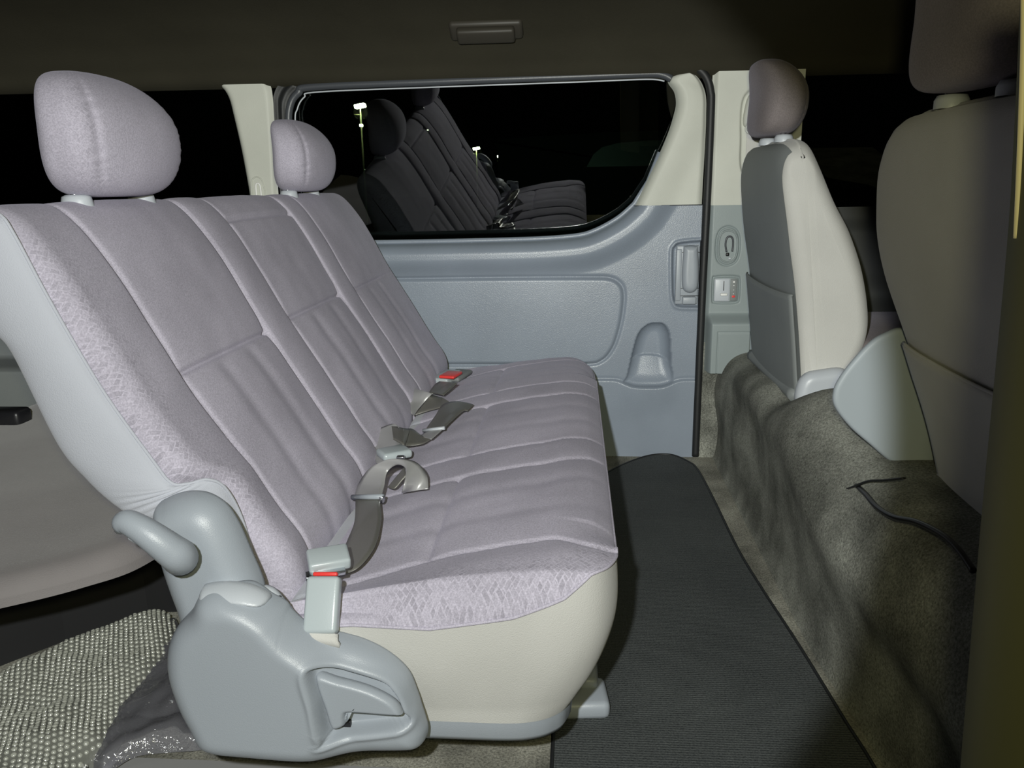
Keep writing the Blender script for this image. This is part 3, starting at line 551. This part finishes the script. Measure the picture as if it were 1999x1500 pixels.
# pale skirt
LP = [(-.41, .855), (-.34, .855), (-.26, .855), (-.168, .855), (-.085, .855), (-.050, .860), (-.024, .873), (-.006, .895), (.002, .94), (.004, 1.1), (.004, 1.5), (.004, 1.9), (.004, 2.06), (.0, 2.12), (-.02, 2.16), (-.05, 2.18), (-.13, 2.185), (-.3, 2.185), (-.41, 2.185)]
RP2 = [(-.41, .826), (-.34, .826), (-.26, .826), (-.168, .826), (-.07, .828), (-.01, .838), (.030, .858), (.050, .895), (.0555, .95), (.056, 1.1), (.056, 1.5), (.056, 1.9), (.056, 2.08), (.050, 2.14), (.03, 2.18), (-.01, 2.198), (-.1, 2.2), (-.3, 2.2), (-.41, 2.2)]
rc_ = cat(RP2, 400); lc_ = cat(LP, 400); dd_ = np.r_[0, np.cumsum(np.linalg.norm(np.diff(rc_, axis=0), axis=1))]; tq = np.linspace(0, dd_[-1], NR)
low = np.stack([np.interp(tq, dd_, lc_[:, 0]), np.interp(tq, dd_, lc_[:, 1]), np.full(NR, -.652)], 1)
n2 = 30; P = np.zeros((n2, NR, 3))
for j in range(n2):
    t_ = j/(n2-1); top = P_top = pp; bulge = .005*math.sin(math.pi*min(1, t_*1.15))
    nx_ = np.gradient(rim, axis=0); nn = np.stack([nx_[:, 1], -nx_[:, 0]], 1); nn /= np.linalg.norm(nn, axis=1)[:, None]
    fxc = ss((rim[:, 0]+.06)/.10); s_ = t_**(1+1.5*fxc)
    P[j, :, 0] = pp[:, 0]*(1-s_)+low[:, 0]*s_+nn[:, 0]*bulge; P[j, :, 1] = pp[:, 1]*(1-s_)+low[:, 1]*s_+nn[:, 1]*bulge
    P[j, :, 2] = pp[:, 2]*(1-t_)+(low[:, 2]+H)*t_; P[j, :, 0] += .002*noise2(rim[:, 0]*3+rim[:, 1], t_+0*rim[:, 0], 14, 2)*t_
sk = grid('skirt', P, CREAM, B); sk['label'] = 'pale grey cloth skirt of the cushion'
# plastic base rim and underside
P2 = P[-1]; Q = np.zeros((6, NR, 3))
for j, (ins, dz) in enumerate([(-.0, .004), (.001, -.004), (.002, -.022), (.006, -.030), (.02, -.032), (.10, -.032)]):
    Q[j] = P2; Q[j, :, 0] -= nn[:, 0]*ins; Q[j, :, 1] -= nn[:, 1]*ins; Q[j, :, 2] += dz
grid('base_trim', Q, PLAS, B)
rbox('dark_under_block', (-.22, 1.5, H-.655), (.30, 1.22, .05), DARK, B, .01)
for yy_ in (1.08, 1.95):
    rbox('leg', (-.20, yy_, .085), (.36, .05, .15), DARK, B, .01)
# mounting foot peeking out on the floor in front
mf = rbox('floor_mount', (.018, 1.115, .022), (.075, .075, .030), PLAS, B, .010, Matrix.Rotation(.1, 3, 'Z')); rbox('mount_step', (.008, 1.15, .040), (.065, .06, .024), PLAS, mf, .008)
rbox('mount_rail', (-.10, 1.12, .012), (.20, .06, .018), DARK, B, .004)
# recliner arm cover and handle
up = cat([tuple(at(*p, Y=.835)[[0, 2]]) for p in [(296, 1000), (318, 980), (355, 968), (395, 970), (430, 990), (455, 1025), (480, 1080), (508, 1150), (500, 1190), (430, 1240), (370, 1260), (345, 1195), (318, 1120), (302, 1060)]], 140, True)
plate('recliner_arm_cover', up, .850, .040, .034, PLAS, B, 50, back=.905, smooth=8)
lc = cat([tuple(at(*p, Y=.795)[[0, 2]]) for p in [(345, 1225), (375, 1190), (395, 1156), (430, 1146), (480, 1150), (520, 1172), (548, 1190), (560, 1205), (590, 1232), (640, 1256), (700, 1274), (750, 1300), (788, 1335), (806, 1375), (822, 1425), (828, 1452), (820, 1474), (785, 1482), (640, 1480), (480, 1468), (430, 1462), (395, 1446), (372, 1405), (352, 1365), (334, 1310), (332, 1262)]], 260, True)
rp = cat([tuple(at(*p, Y=.792)[[0, 2]]) for p in [(612, 1290), (680, 1306), (745, 1330), (772, 1356), (788, 1392), (792, 1420), (650, 1436), (638, 1424), (625, 1360)]], 90, True)
bl = np.array([tuple(at(*p, Y=.78)[[0, 2]]) for p in [(380, 1120), (440, 1185), (500, 1215), (555, 1270), (590, 1300), (604, 1340), (612, 1400), (616, 1560)]]); bl = cat(bl, 40)
bpoly = np.vstack([bl, [(-.9, -.8+H), (-.9, H-.2)]])
def boot(x, z, d):
    dl_ = dseg(x, z, bl, False)*np.where(inside(x, z, bpoly), 1, -1); y = -.024*ss((dl_+.040)/.042)
    return y
def pock(x, z):
    r2 = sd(x, z, rp); return .020*ss(r2/.006)-.003*np.exp(-((r2+.004)/.004)**2)
plate('side_cover', lc, .824, .036, .030, PLAS, B, 110, center=at(560, 1380, Y=.795)[[0, 2]], extra=boot, back=.846, smooth=7, tilt=pock)
cp = cat([tuple(at(*p, Y=.79)[[0, 2]]) for p in [(382, 1186), (386, 1158), (400, 1150), (440, 1147), (480, 1152), (515, 1168), (520, 1182), (505, 1190), (450, 1186), (400, 1186)]], 70, True)
hc = plate('hinge_cap', cp, .805, .030, .02, PLASL, B, 10, back=.86); hc['label'] = 'paler rubbed hinge cap'
lp = cat([tuple(at(*p, Y=.785)[[0, 2]]) for p in [(616, 1320), (660, 1328), (720, 1345), (765, 1368), (784, 1392), (776, 1398), (688, 1392), (676, 1396), (672, 1418), (648, 1422), (634, 1385)]], 110, True)
rl = plate('release_lever', lp, .792, .012, .006, PLAS, B, 20, back=.81)
rbox('lever_gap', at(676, 1412, Y=.802), (.012, .006, .008), BLACKP, rl, .001)
# latch strip between arm cover and cushion
ls = [at(515, 1150, Y=.845), at(532, 1156, Y=.845), at(552, 1180, Y=.84), at(572, 1210, Y=.84), at(590, 1236, Y=.84)]
t = tube('latch_strip', cat(ls, 30), .0075, PLASL, B, 8, flat=.6)
for p in ((545, 1172), (562, 1198)): rbox('latch_notch', at(*p, Y=.832), (.004, .006, .010), BLACKP, t, .001)
# handle lever
hl = np.array([at(232, 1036, Y=.752), at(246, 1020, Y=.748), at(270, 1030, Y=.745), at(300, 1050, Y=.745), at(330, 1072, Y=.75), at(347, 1084, Y=.757), at(352, 1090, Y=.775), at(352, 1090, Y=.81)]); hp = cat(hl, 60)
tl = np.linspace(0, 1, 60); rr = .0125+.0065*ss(tl/.85)-.007*(1-ss(tl/.12)); rr[0] = .002
tube('recliner_handle', hp, rr, PLAS, B, 20)
h2 = cat(hl[1:6]+np.array([-.004, .010, -.021]), 40); tube('handle_underside', h2, .003+.003*np.sin(np.linspace(.3, 3.1, 40)), PLASL, bpy.data.objects['recliner_handle'], 10)
# ------------------------------------------------------------------ belts
def onc(px, py, h):                                     # point on the cushion top (plus a height) seen at a pixel
    z = -.46
    for _ in range(12): q = at(px, py, Z=z+h); z = .5*z+.5*(float(cbase(q[0]))-.016*float(ss((q[1]-1.75)/.35)))
    return q
def rb(name, rows, mat, parent, n=60, th=.0014):
    """rows: (pixel of one edge, pixel of other edge, height of each above the cushion plane)"""
    A = [onc(r[0][0], r[0][1], r[2]+.013) for r in rows]; Bq = [onc(r[1][0], r[1][1], r[3]+.013) for r in rows]
    return ribbon(name, A, Bq, mat, parent, n, th)
T1 = thing('lap_belt', 'grey lap belt nearest the viewer buckled at the cushion side', 'seat belt', (-.26, .9, H-.46))
rb('webbing', [((655, 1090), (664, 1124), .004, .004), ((668, 1078), (700, 1108), .008, .008), ((680, 1052), (732, 1066), .010, .012), ((692, 1020), (744, 1015), .012, .012), ((694, 985), (742, 978), .012, .012), ((694, 968), (744, 966), .014, .014)], BELTD, T1, 50)['label'] = 'darker doubled webbing'
rb('webbing', [((692, 972), (745, 968), .018, .018), ((700, 945), (750, 950), .022, .020), ((722, 915), (756, 922), .040, .032), ((755, 898), (775, 908), .052, .042), ((788, 897), (792, 915), .050, .040), ((815, 905), (790, 940), .040, .030), ((833, 928), (786, 958), .018, .016), ((836, 955), (784, 962), .003, .003)], BELT, T1, 80)
sl_ = tube('adjuster_bar', [onc(688, 971, .030), onc(748, 970, .030)], .0042, PLAS, T1, 12); rbox('adjuster_end', onc(746, 974, .026), (.008, .012, .012), METAL, T1, .003)
rb('webbing', [((757, 952), (790, 912), .004, .022), ((770, 955), (792, 925), .004, .020), ((782, 945), (792, 932), .004, .016)], BELTD, T1, 20)
def fr(a, b, c): # orthonormal frame from x-dir and approx normal
    x = Vector(a).normalized(); n = Vector(b); y = n.cross(x).normalized(); z = x.cross(y); return Matrix((x, y, z)).transposed()
# tongue block
tb = (at(600, 1085, Z=-.445)+at(685, 1110, Z=-.445))/2
t0, t1 = at(601, 1098, Z=-.44), at(684, 1084, Z=-.44)
rbox('tongue', tb+[0, .0, .004], (np.linalg.norm(t1-t0)*.98, .034, .016), BUCK, T1, .004, fr(t1-t0, (.0, -.30, 1), 0))
rbox('tongue_plate', tb+[.001, -.018, -.006], (np.linalg.norm(t1-t0)*.92, .012, .006), METAL, T1, .001, fr(t1-t0, (.0, -.30, 1), 0))
b0, b1 = at(634, 1126, Y=.842), at(626, 1238, Y=.806)
ax = Vector(b1-b0); xx = Vector(at(668, 1130, Y=.842)-at(600, 1130, Y=.842))
Rb = fr(xx, (0, -1, .35), 0); zc_ = (b0+b1)/2
m3 = Matrix((Vector(xx).normalized(), ax.normalized().cross(Vector(xx).normalized()).normalized(), ax.normalized())).transposed()
rbox('buckle', zc_, (.040, .018, ax.length), BUCK, T1, .005, m3, 4, taper=(2, 0, 1.0)); rbox('release_button', b0+[0, .004, .001], (.030, .008, .005), RED, T1, .002, m3)['label'] = 'red release button'
wb = thing('zz', '', None); bpy.data.objects.remove(wb)
st = [(at(600, 1234, Y=.804), at(660, 1240, Y=.806)), (at(602, 1246, Y=.800), at(660, 1252, Y=.80)), (at(610, 1252, Y=.805), at(664, 1262, Y=.803)), (at(620, 1250, Y=.825), at(662, 1268, Y=.825))]
ribbon('webbing_stub', [s[0] for s in st], [s[1] for s in st], CREAM, T1, 16, .005)
T2 = thing('lap_belt', 'grey lap belt loosely folded along the middle of the bench', 'seat belt', (-.25, 1.4, H-.46))
rb('webbing', [((735, 905), (790, 900), .010, .010), ((729, 890), (789, 888), .016, .016), ((724, 865), (786, 872), .026, .024), ((726, 845), (788, 850), .038, .032), ((762, 829), (789, 838), .046, .036), ((775, 830), (790, 850), .044, .030)], BELT, T2, 60)
rb('webbing', [((764, 830), (768, 858), .044, .036), ((785, 836), (786, 868), .038, .028), ((800, 838), (790, 872), .030, .020)], BELTD, T2, 20)
rb('webbing', [((790, 838), (788, 872), .032, .018), ((805, 838), (800, 871), .024, .012), ((822, 850), (825, 867), .014, .008), ((838, 856), (842, 858), .010, .006)], BELTD, T2, 40)
rb('webbing', [((820, 852), (842, 858), .012, .012), ((828, 846), (856, 846), .012, .012), ((845, 838), (866, 837), .012, .010)], BELT, T2, 30)
tube('adjuster_bar', [onc(826, 841, .026), onc(868, 836, .026)], .0036, PLASL, T2, 10)
rb('webbing', [((833, 836), (868, 836), .010, .010), ((850, 812), (880, 824), .010, .010), ((865, 790), (900, 806), .012, .008), ((892, 784), (908, 802), .010, .006), ((924, 790), (912, 803), .006, .004)], BELTD, T2, 50)['label'] = 'dark doubled end of the webbing'
pbk = onc(765, 897, .03); rbox('buckle', pbk+[0, .02, .005], (.055, .045, .016), BUCK, T2, .006, Matrix.Rotation(.6, 3, 'Z')); rbox('tongue_plate', onc(782, 893, .035), (.014, .010, .006), METAL, T2, .002)
T3 = thing('lap_belt', 'short grey lap belt with red button buckle at the far bench end', 'seat belt', (-.3, 1.9, H-.46))
rb('webbing', [((803, 809), (808, 812), .002, .002), ((795, 800), (816, 800), .012, .006), ((790, 785), (829, 785), .022, .014), ((793, 768), (842, 771), .034, .026), ((803, 757), (846, 769), .040, .030)], BELT, T3, 50)
rb('webbing', [((810, 811), (842, 771), .001, .024), ((835, 803), (850, 773), .002, .020), ((857, 797), (862, 777), .004, .014), ((870, 792), (862, 776), .006, .014), ((880, 788), (876, 784), .008, .010)], BELTD, T3, 50)
rb('webbing', [((838, 766), (866, 772), .016, .010), ((848, 752), (880, 760), .016, .014), ((858, 745), (893, 748), .018, .018)], BELTD, T3, 20)
bq = onc(872, 737, .022); rbox('buckle', bq, (.052, .11, .020), BUCK, T3, .006, Matrix.Rotation(-.25, 3, 'Z')); rbox('release_button', onc(880, 732, .034), (.042, .060, .008), RED, T3, .003, Matrix.Rotation(-.25, 3, 'Z'))['label'] = 'red release button'
rbox('buckle_base', onc(893, 733, .018), (.05, .10, .014), VINYL, T3, .006, Matrix.Rotation(-.25, 3, 'Z'))
# ------------------------------------------------------------------ front seats
def front_seat(lab, y0, y1, near):
    T = thing('front_seat', lab, 'seat', (.6, (y0+y1)/2, H-.45), 'front seats'); ym = (y0+y1)/2; hw = (y1-y0)/2
    rear = cat([(.462, .085), (.436, .072), (.426, .03), (.432, -.04), (.445, -.13), (.462, -.22), (.478, -.33), (.490, -.43), (.496, -.468)], 60)
    frt = cat([(.466, .088), (.490, .078), (.515, .03), (.545, -.045), (.578, -.11), (.608, -.185), (.628, -.27), (.630, -.33), (.612, -.39), (.575, -.462)], 60)
    if near: rear[:, 0] += .085*ss((-.05-rear[:, 1])/.45); frt[:, 0] += .06*ss((-.05-frt[:, 1])/.45)
    lp_ = np.vstack([rear, frt[::-1]]); n = len(lp_); c_ = lp_.mean(0); nY = 70; P = np.zeros((nY, n, 3))
    tg_ = np.roll(lp_, -1, 0)-np.roll(lp_, 1, 0); tg_ /= np.linalg.norm(tg_, axis=1)[:, None]+1e-9; nr = np.stack([tg_[:, 1], -tg_[:, 0]], 1)
    if ((lp_-c_)*nr).sum() < 0: nr = -nr
    vv = np.sin(np.linspace(-math.pi/2, math.pi/2, nY)); topk = ss((lp_[:, 1]+.12)/.2)
    for i, v in enumerate(vv):
        wloc = hw*(1-.10*topk); y = ym+v*wloc; e = (1-abs(v))*hw; R_ = .030; q = 1-min(e/R_, 1); ro = R_*(1-math.sqrt(max(0, 1-q*q)))*(1-.62*ss((lp_[:, 1]-.0)/.06))
        cr = .030*topk*(abs(v)**7)
        P[i, :, 0] = lp_[:, 0]-nr[:, 0]*ro; P[i, :, 1] = y; P[i, :, 2] = lp_[:, 1]-nr[:, 1]*ro-cr+H
        P[i, :60, 0] += .008*(abs(v)**2)
    grid('backrest', P, CREAM, T, wv=True, capu=True)
    # vinyl back panel
    n1, n2 = 50, 30; Q = np.zeros((n1, n2, 3)); rr_ = resamp(rear[5:], n1)
    for i in range(n1):
        for j, v in enumerate(np.linspace(-.955, .955, n2)):
            tk = ss((rr_[i, 1]+.12)/.2); cr = .030*tk*(abs(v)**7); Q[i, j] = (rr_[i, 0]-.006+.008*abs(v)**8+.008*v*v, ym+v*hw*(1-.10*tk), rr_[i, 1]-cr+H)
    grid('back_panel', Q, VINYL if not near else CREAM, T)
    pk = [k for k in range(n1) if Q[k, 0, 2]-H < -.235]
    Pk = Q[pk].copy(); Pk[..., 0] -= .007; Pk[..., 2] += .004*(1-ss(np.linspace(0, 1, len(pk))*4))[:, None]*(np.linspace(-1, 1, n2)**2)[None]
    po = grid('back_pocket', Pk, VINYL if not near else CREAM, T); m = po.modifiers.new('thickness', 'SOLIDIFY'); m.thickness = .004
    tube('pocket_hem', [q+np.array([-.0005, 0, 0]) for q in Pk[0]], .0025, VINYL if not near else CREAM, po, 8)
    if not near: tube('hem_stitch', [q+np.array([-.0018, 0, 0]) for q in Pk[3]], .0012, GRUB, po, 6)
    tube('bottom_roll', [(.490+(.085 if near else 0), y, H-.462) for y in np.linspace(y0+.02, y1-.02, 20)], .016, VINYL if not near else CREAM, T, 12)
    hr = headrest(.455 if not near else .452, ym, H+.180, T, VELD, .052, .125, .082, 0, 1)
    for dy in (-.075, .075):
        tube('post', [(.462, ym+dy, H+.05), (.462, ym+dy, H+.12)], .007, METAL, hr, 10)
        an = np.linspace(0, 2*math.pi, 24, endpoint=False); Pg = np.array([[(.464+r*math.cos(q), ym+dy+r*math.sin(q), H+.082+z) for q in an] for r, z in [(.02, 0), (.02, .010), (.017, .016), (.0, .018)]]); grid('post_guide', Pg, PLASL, T, wv=True)
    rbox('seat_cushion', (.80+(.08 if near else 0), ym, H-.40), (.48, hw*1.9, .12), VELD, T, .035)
    rbox('seat_frame', (.70+(.13 if near else .04), ym, H-.475), (.50, hw*1.7, .05), DARK, T, .01)
    rc = cat([tuple(at(*p, Y=1.70)[[0, 2]]) for p in [(1556, 790), (1557, 755), (1572, 732), (1600, 724), (1650, 722), (1665, 760), (1650, 800), (1600, 810)]], 50, True)+[.0, 0]
    plate('recliner_cover', rc, y0-.005, .022, .02, PLASL, T, 10, back=y0+.06)
    return T
front_seat('far front seat with cream side and dark grey back panel', 1.715, 2.19, False)
front_seat('near front seat seen from behind, plain tan back with low pocket', .755, 1.235, True)
# grey shield panel between the front seats
shp = cat([tuple(at(*p, Y=1.28)[[0, 2]]) for p in [(1640, 738), (1665, 705), (1700, 668), (1730, 650), (1762, 641), (1800, 660), (1830, 720), (1850, 800), (1850, 909), (1815, 909), (1770, 908), (1740, 903), (1700, 870), (1660, 835), (1630, 795), (1628, 765)]], 120, True)
tag(plate('seat_side_shield', shp, 1.285, .007, .006, pmat('shield_plastic', (.34, .38, .41), .5, .4), None, 16, back=1.31), 'rounded grey plastic side shield between the two front seats', 'seat shield')
# cable
cb = cat([at(1672, 948, X=.462), at(1690, 965, X=.452), at(1712, 990, X=.446), at(1745, 1010, X=.445), at(1790, 1020, X=.452), at(1840, 1045, X=.458), at(1872, 1075, X=.46), at(1900, 1115, X=.46)], 60)
tag(tube('cable', cb, .0042, BLACKP, None, 10), 'thin black cable coming out of the carpet slit', 'cable')
s1 = cat([at(1638, 962, X=.455), at(1668, 952, X=.458), at(1700, 940, X=.464), at(1730, 938, X=.470), at(1770, 934, X=.476)], 30)
tag(tube('carpet_slit', s1+np.array([-.004, 0, 0]), .0035, RUB, None, 8, flat=.5), 'dark cut edge in the raised carpet above the cable', 'carpet slit')
# ------------------------------------------------------------------ rear seat, wrap and bag
rs = cat([(-.60, 1.02), (-.585, 1.3), (-.585, 2.0), (-.62, 2.10), (-1.0, 2.12), (-1.24, 2.12), (-1.285, 2.06), (-1.285, 1.5), (-1.285, .62), (-1.22, .52), (-1.0, .68), (-.80, .82), (-.66, .92)], 160, True)
cc = np.array([-.95, 1.45]); P = np.zeros((30, 160, 3))
for i in range(30):
    k = 1-(max(0, i-6)/23.)**1.2 if i >= 6 else 1
    p = cc+(rs-cc)*k; d = dseg(p[:, 0], p[:, 1], rs); q = 1-np.clip(d/.04, 0, 1); z = -.500+.022*np.sqrt(np.clip(1-q*q, 0, 1))+.004*noise2(p[:, 0], p[:, 1], 12, 4)*(1-q)
    if i < 6: z = np.full(160, -.515+.015*i/6.)
    P[i] = np.stack([p[:, 0], p[:, 1], z+H], 1)
RS = thing('rear_seat', 'dark grey cloth rear seat behind the bench at the left', 'seat', (-1.2, 1.45, 0)); grid('cushion', P, REARC, RS, wv=True)
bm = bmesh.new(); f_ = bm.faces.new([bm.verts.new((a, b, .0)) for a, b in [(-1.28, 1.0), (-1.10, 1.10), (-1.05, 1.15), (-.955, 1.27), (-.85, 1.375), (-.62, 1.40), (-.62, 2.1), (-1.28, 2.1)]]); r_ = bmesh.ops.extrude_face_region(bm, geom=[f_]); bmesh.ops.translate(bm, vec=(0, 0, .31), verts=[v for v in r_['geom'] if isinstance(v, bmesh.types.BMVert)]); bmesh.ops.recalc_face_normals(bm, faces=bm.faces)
me = bpy.data.meshes.new('dark_under_block'); bm.to_mesh(me); bm.free(); me.materials.append(DARK); o = bpy.data.objects.new('dark_under_block', me); C.objects.link(o); o.parent = RS; o.matrix_parent_inverse = RS.matrix_world.inverted()  # dark block added to stand for the shade under the rear seat
rbox('hinge', at(8, 815, Z=-.47), (.10, .05, .04), BLACKP, RS, .01)
tag(extr('sill_plate', [(-2.6, .0), (-.2, .0), (-.2, .004), (-2.6, .004)], .55, .965, pmat('grey_sill', (.22, .22, .22), .7)), 'flat grey sheet on the floor under the plastic bag', 'floor sheet')
wp = atl([(-60, 1325), (0, 1290), (60, 1262), (140, 1222), (220, 1196), (290, 1172), (332, 1172), (345, 1205), (325, 1260), (290, 1305), (255, 1350), (228, 1392), (205, 1425), (165, 1452), (146, 1480), (150, 1560), (0, 1600), (-120, 1500)], Z=-.76)[:, :2]
wq = cat(wp, 200, True); cc = np.array([wq[:, 0].mean(), wq[:, 1].mean()])
def wz(x, y):
    d = dseg(x, y, wq); q = 1-np.clip(d/.05, 0, 1)
    return .006+.050*np.sqrt(np.clip(1-q*q, 0, 1))+(.026*noise2(x, y, 26, 12)+.009*noise2(x, y, 75, 14)+.004*noise2(x, y, 160, 15))*(1-q)
P = np.zeros((70, 200, 3))
for i in range(70):
    k = 1-(i/69.)**1.15; p = cc+(wq-cc)*k; P[i] = np.stack([p[:, 0], p[:, 1], wz(p[:, 0], p[:, 1])], 1)
bwr = tag(grid('bubble_wrap', P, BUBF, wv=True), 'crumpled sheet of bubble wrap on the floor at the lower left', 'bubble wrap')
gx, gy = np.meshgrid(np.arange(wq[:, 0].min(), wq[:, 0].max(), .0092), np.arange(wq[:, 1].min(), wq[:, 1].max(), .0080), indexing='ij'); gx = gx+(np.arange(gx.shape[1]) % 2)[None]*.0046
gx = gx.ravel()+.003*noise2(gx.ravel(), gy.ravel(), 40, 31); gy = gy.ravel()+.003*noise2(gx, gy.ravel(), 45, 32); ok = inside(gx, gy, wq) & (dseg(gx, gy, wq) > .004) & (gx > -1.15); gx, gy = gx[ok], gy[ok]
z0 = wz(gx, gy); e_ = .002; nx3 = -(wz(gx+e_, gy)-wz(gx-e_, gy))/(2*e_); ny3 = -(wz(gx, gy+e_)-wz(gx, gy-e_))/(2*e_)
V = []; Fc = []
for k in range(len(gx)):
    n = Vector((nx3[k], ny3[k], 1)).normalized(); t_ = n.orthogonal().normalized(); b_ = n.cross(t_); r0 = rng.uniform(.0032, .0041); h0 = rng.uniform(.0018, .0032); n = (n+Vector(rng.normal(0, .12, 3))).normalized(); c_ = Vector((gx[k], gy[k], z0[k])); o_ = len(V)
    for rr_, hh in ((1, 0), (.86, .6), (.5, .93)):
        for q_ in range(8):
            a_ = q_*math.pi/4; V.append(c_+(t_*math.cos(a_)+b_*math.sin(a_))*r0*rr_+n*h0*hh)
    V.append(c_+n*h0)
    for l_ in (0, 8):
        for q_ in range(8): Fc.append((o_+l_+q_, o_+l_+(q_+1) % 8, o_+l_+8+(q_+1) % 8, o_+l_+8+q_))
    for q_ in range(8): Fc.append((o_+16+q_, o_+16+(q_+1) % 8, o_+24))
tag(mesh('bubbles', V, Fc, BUB, bwr), 'small clear air bubbles', kind='stuff')
bp = atl([(345, 1200), (362, 1300), (385, 1400), (410, 1436), (330, 1450), (260, 1462), (205, 1490), (184, 1488), (176, 1462), (196, 1418), (210, 1380), (240, 1325), (270, 1280), (305, 1235)], Z=-.79)[:, :2]
bq_ = cat(bp, 160, True); cc = bq_.mean(0); P = np.zeros((50, 160, 3))
for i in range(50):
    k = 1-(i/49.); p = cc+(bq_-cc)*k; d = dseg(p[:, 0], p[:, 1], bq_); q = 1-np.clip(d/.03, 0, 1)
    z = .010+.028*np.sqrt(np.clip(1-q*q, 0, 1))+.010*np.abs(noise2(p[:, 0], p[:, 1], 40, 22))+.006*noise2(p[:, 0]*2, p[:, 1], 90, 24)*(1-q); P[i] = np.stack([p[:, 0], p[:, 1], z], 1)
tag(grid('plastic_bag', P, FILM, wv=True), 'clear crumpled plastic bag between bubble wrap and bench side', 'plastic bag')
# ------------------------------------------------------------------ outside
gz = -.62
bm = bmesh.new(); [bm.verts.new(v) for v in ((-60, 2.6, gz), (40, 2.6, gz), (40, 120, gz), (-60, 120, gz))]; bm.faces.new(bm.verts); me = bpy.data.meshes.new('ground'); bm.to_mesh(me); bm.free(); me.materials.append(ASPH)
tag(obj_ := bpy.data.objects.new('ground', me), 'dark asphalt car park outside', kind='structure'); C.objects.link(obj_)
def street_lamp(px, py, Y, lab, hs, light=0, double=False):
    light *= .12
    p = at(px, py, Y=Y); T = thing('street_lamp', lab, 'street lamp', (p[0], Y, gz), 'lamps outside the door window')
    tube('pole', [(p[0], Y, gz), (p[0], Y, p[2]-hs*.4)], [hs*.16, hs*.10], LITP, T, 8)
    rbox('lamp_head', p, (hs*1.5, hs*1.2, hs*.55), LIT, T, hs*.15, Matrix.Rotation(-.15, 3, 'Y')); tube('arm', [(p[0]-hs*.9, Y, p[2]-hs*1.1), (p[0]+hs*.1, Y, p[2]-hs*1.2)], hs*.06, LITP, T, 6)
    if double: rbox('lower_lamp', p-np.array([0, 0, hs*2.6]), (hs*.5, hs*.5, hs*.4), LITS, T, hs*.1)
    if light: o_ = lamp('street_light', 'POINT', (p[0]+.1, Y-hs*1.5, p[2]-hs), light, (1, .9, .5), hs)
street_lamp(703, 207, 30, 'tall bright double-headed lamp left of the bench reflection', .26, 140, True)
street_lamp(930, 290, 55, 'small lamp at the right rim of the bench reflection', .30, 40)
street_lamp(977, 305, 60, 'small lone lamp right of the bench reflection', .30, 40)
for p, lab in (((835, 254), 'small white light dot high behind the bench reflection'), ((790, 476), 'bright white reflection at the lower window edge, made as a lamp'), ((1124, 332), 'tiny white light right of centre in the door window'), ((711, 331), 'tiny light dot under the tall lamp')):  # the one at the lower window edge is a reflection, built as an added lamp
    q = at(*p, Y=40); T = thing('distant_light', lab, 'light', (q[0], 40, gz), 'distant lights outside'); rbox('lamp_head', q, (.07, .05, .05) if p[1] != 476 else (.26, .1, .2), LITS, T, .02); tube('pole', [(q[0], 40.06, gz), (q[0], 40.06, q[2])], .03, DARK, T, 6)
def car(x, y, z0, L_, h, lab, mat, van=False):
    T = thing('parked_car', lab, 'car', (x, y, gz), 'parked cars outside'); 
    pf = [(0, .25), (.0, .62), (.05, .72), (.22, .78), (.34, 1.0), (.72, 1.0), (.90, .76), (.99, .70), (1, .25)] if not van else [(0, .2), (0, .9), (.03, 1), (.80, 1), (.92, .62), (1, .55), (1, .2)]
    out = cat([(x+(a-.5)*L_, gz+b*h) for a, b in pf], 50)
    extr('body', out, y, y+1.6, mat, T, .03)
    for k in (.2, .8):
        an = np.linspace(0, 2*math.pi, 24, endpoint=False); P = np.array([[(x+(k-.5)*L_+r*math.cos(q), yy3, gz+.32+r*math.sin(q)) for q in an] for r, yy3 in ((.0, y-.03), (.2, y-.03), (.31, y-.02), (.32, y+.15))]); grid('wheel', P, RUB, T, wv=True)
    extr('side_window', cat([(x+(a-.5)*L_, gz+b*h) for a, b in ((.28, .80), (.36, .95), (.70, .95), (.82, .80))], 12), y-.012, y, BLACKP, T)
    rbox('tail_lamp', (x+.47*L_, y-.01, gz+.62*h), (.12, .03, .09), WHITE, T, .01)
car(-9.2, 11, 0, 4.6, 1.75, 'dark parked car seen through the rear quarter window', CARM)
car(1.2, 12, 0, 4.6, 2.1, 'dark parked van at the right end of the door window', CARM2, True)
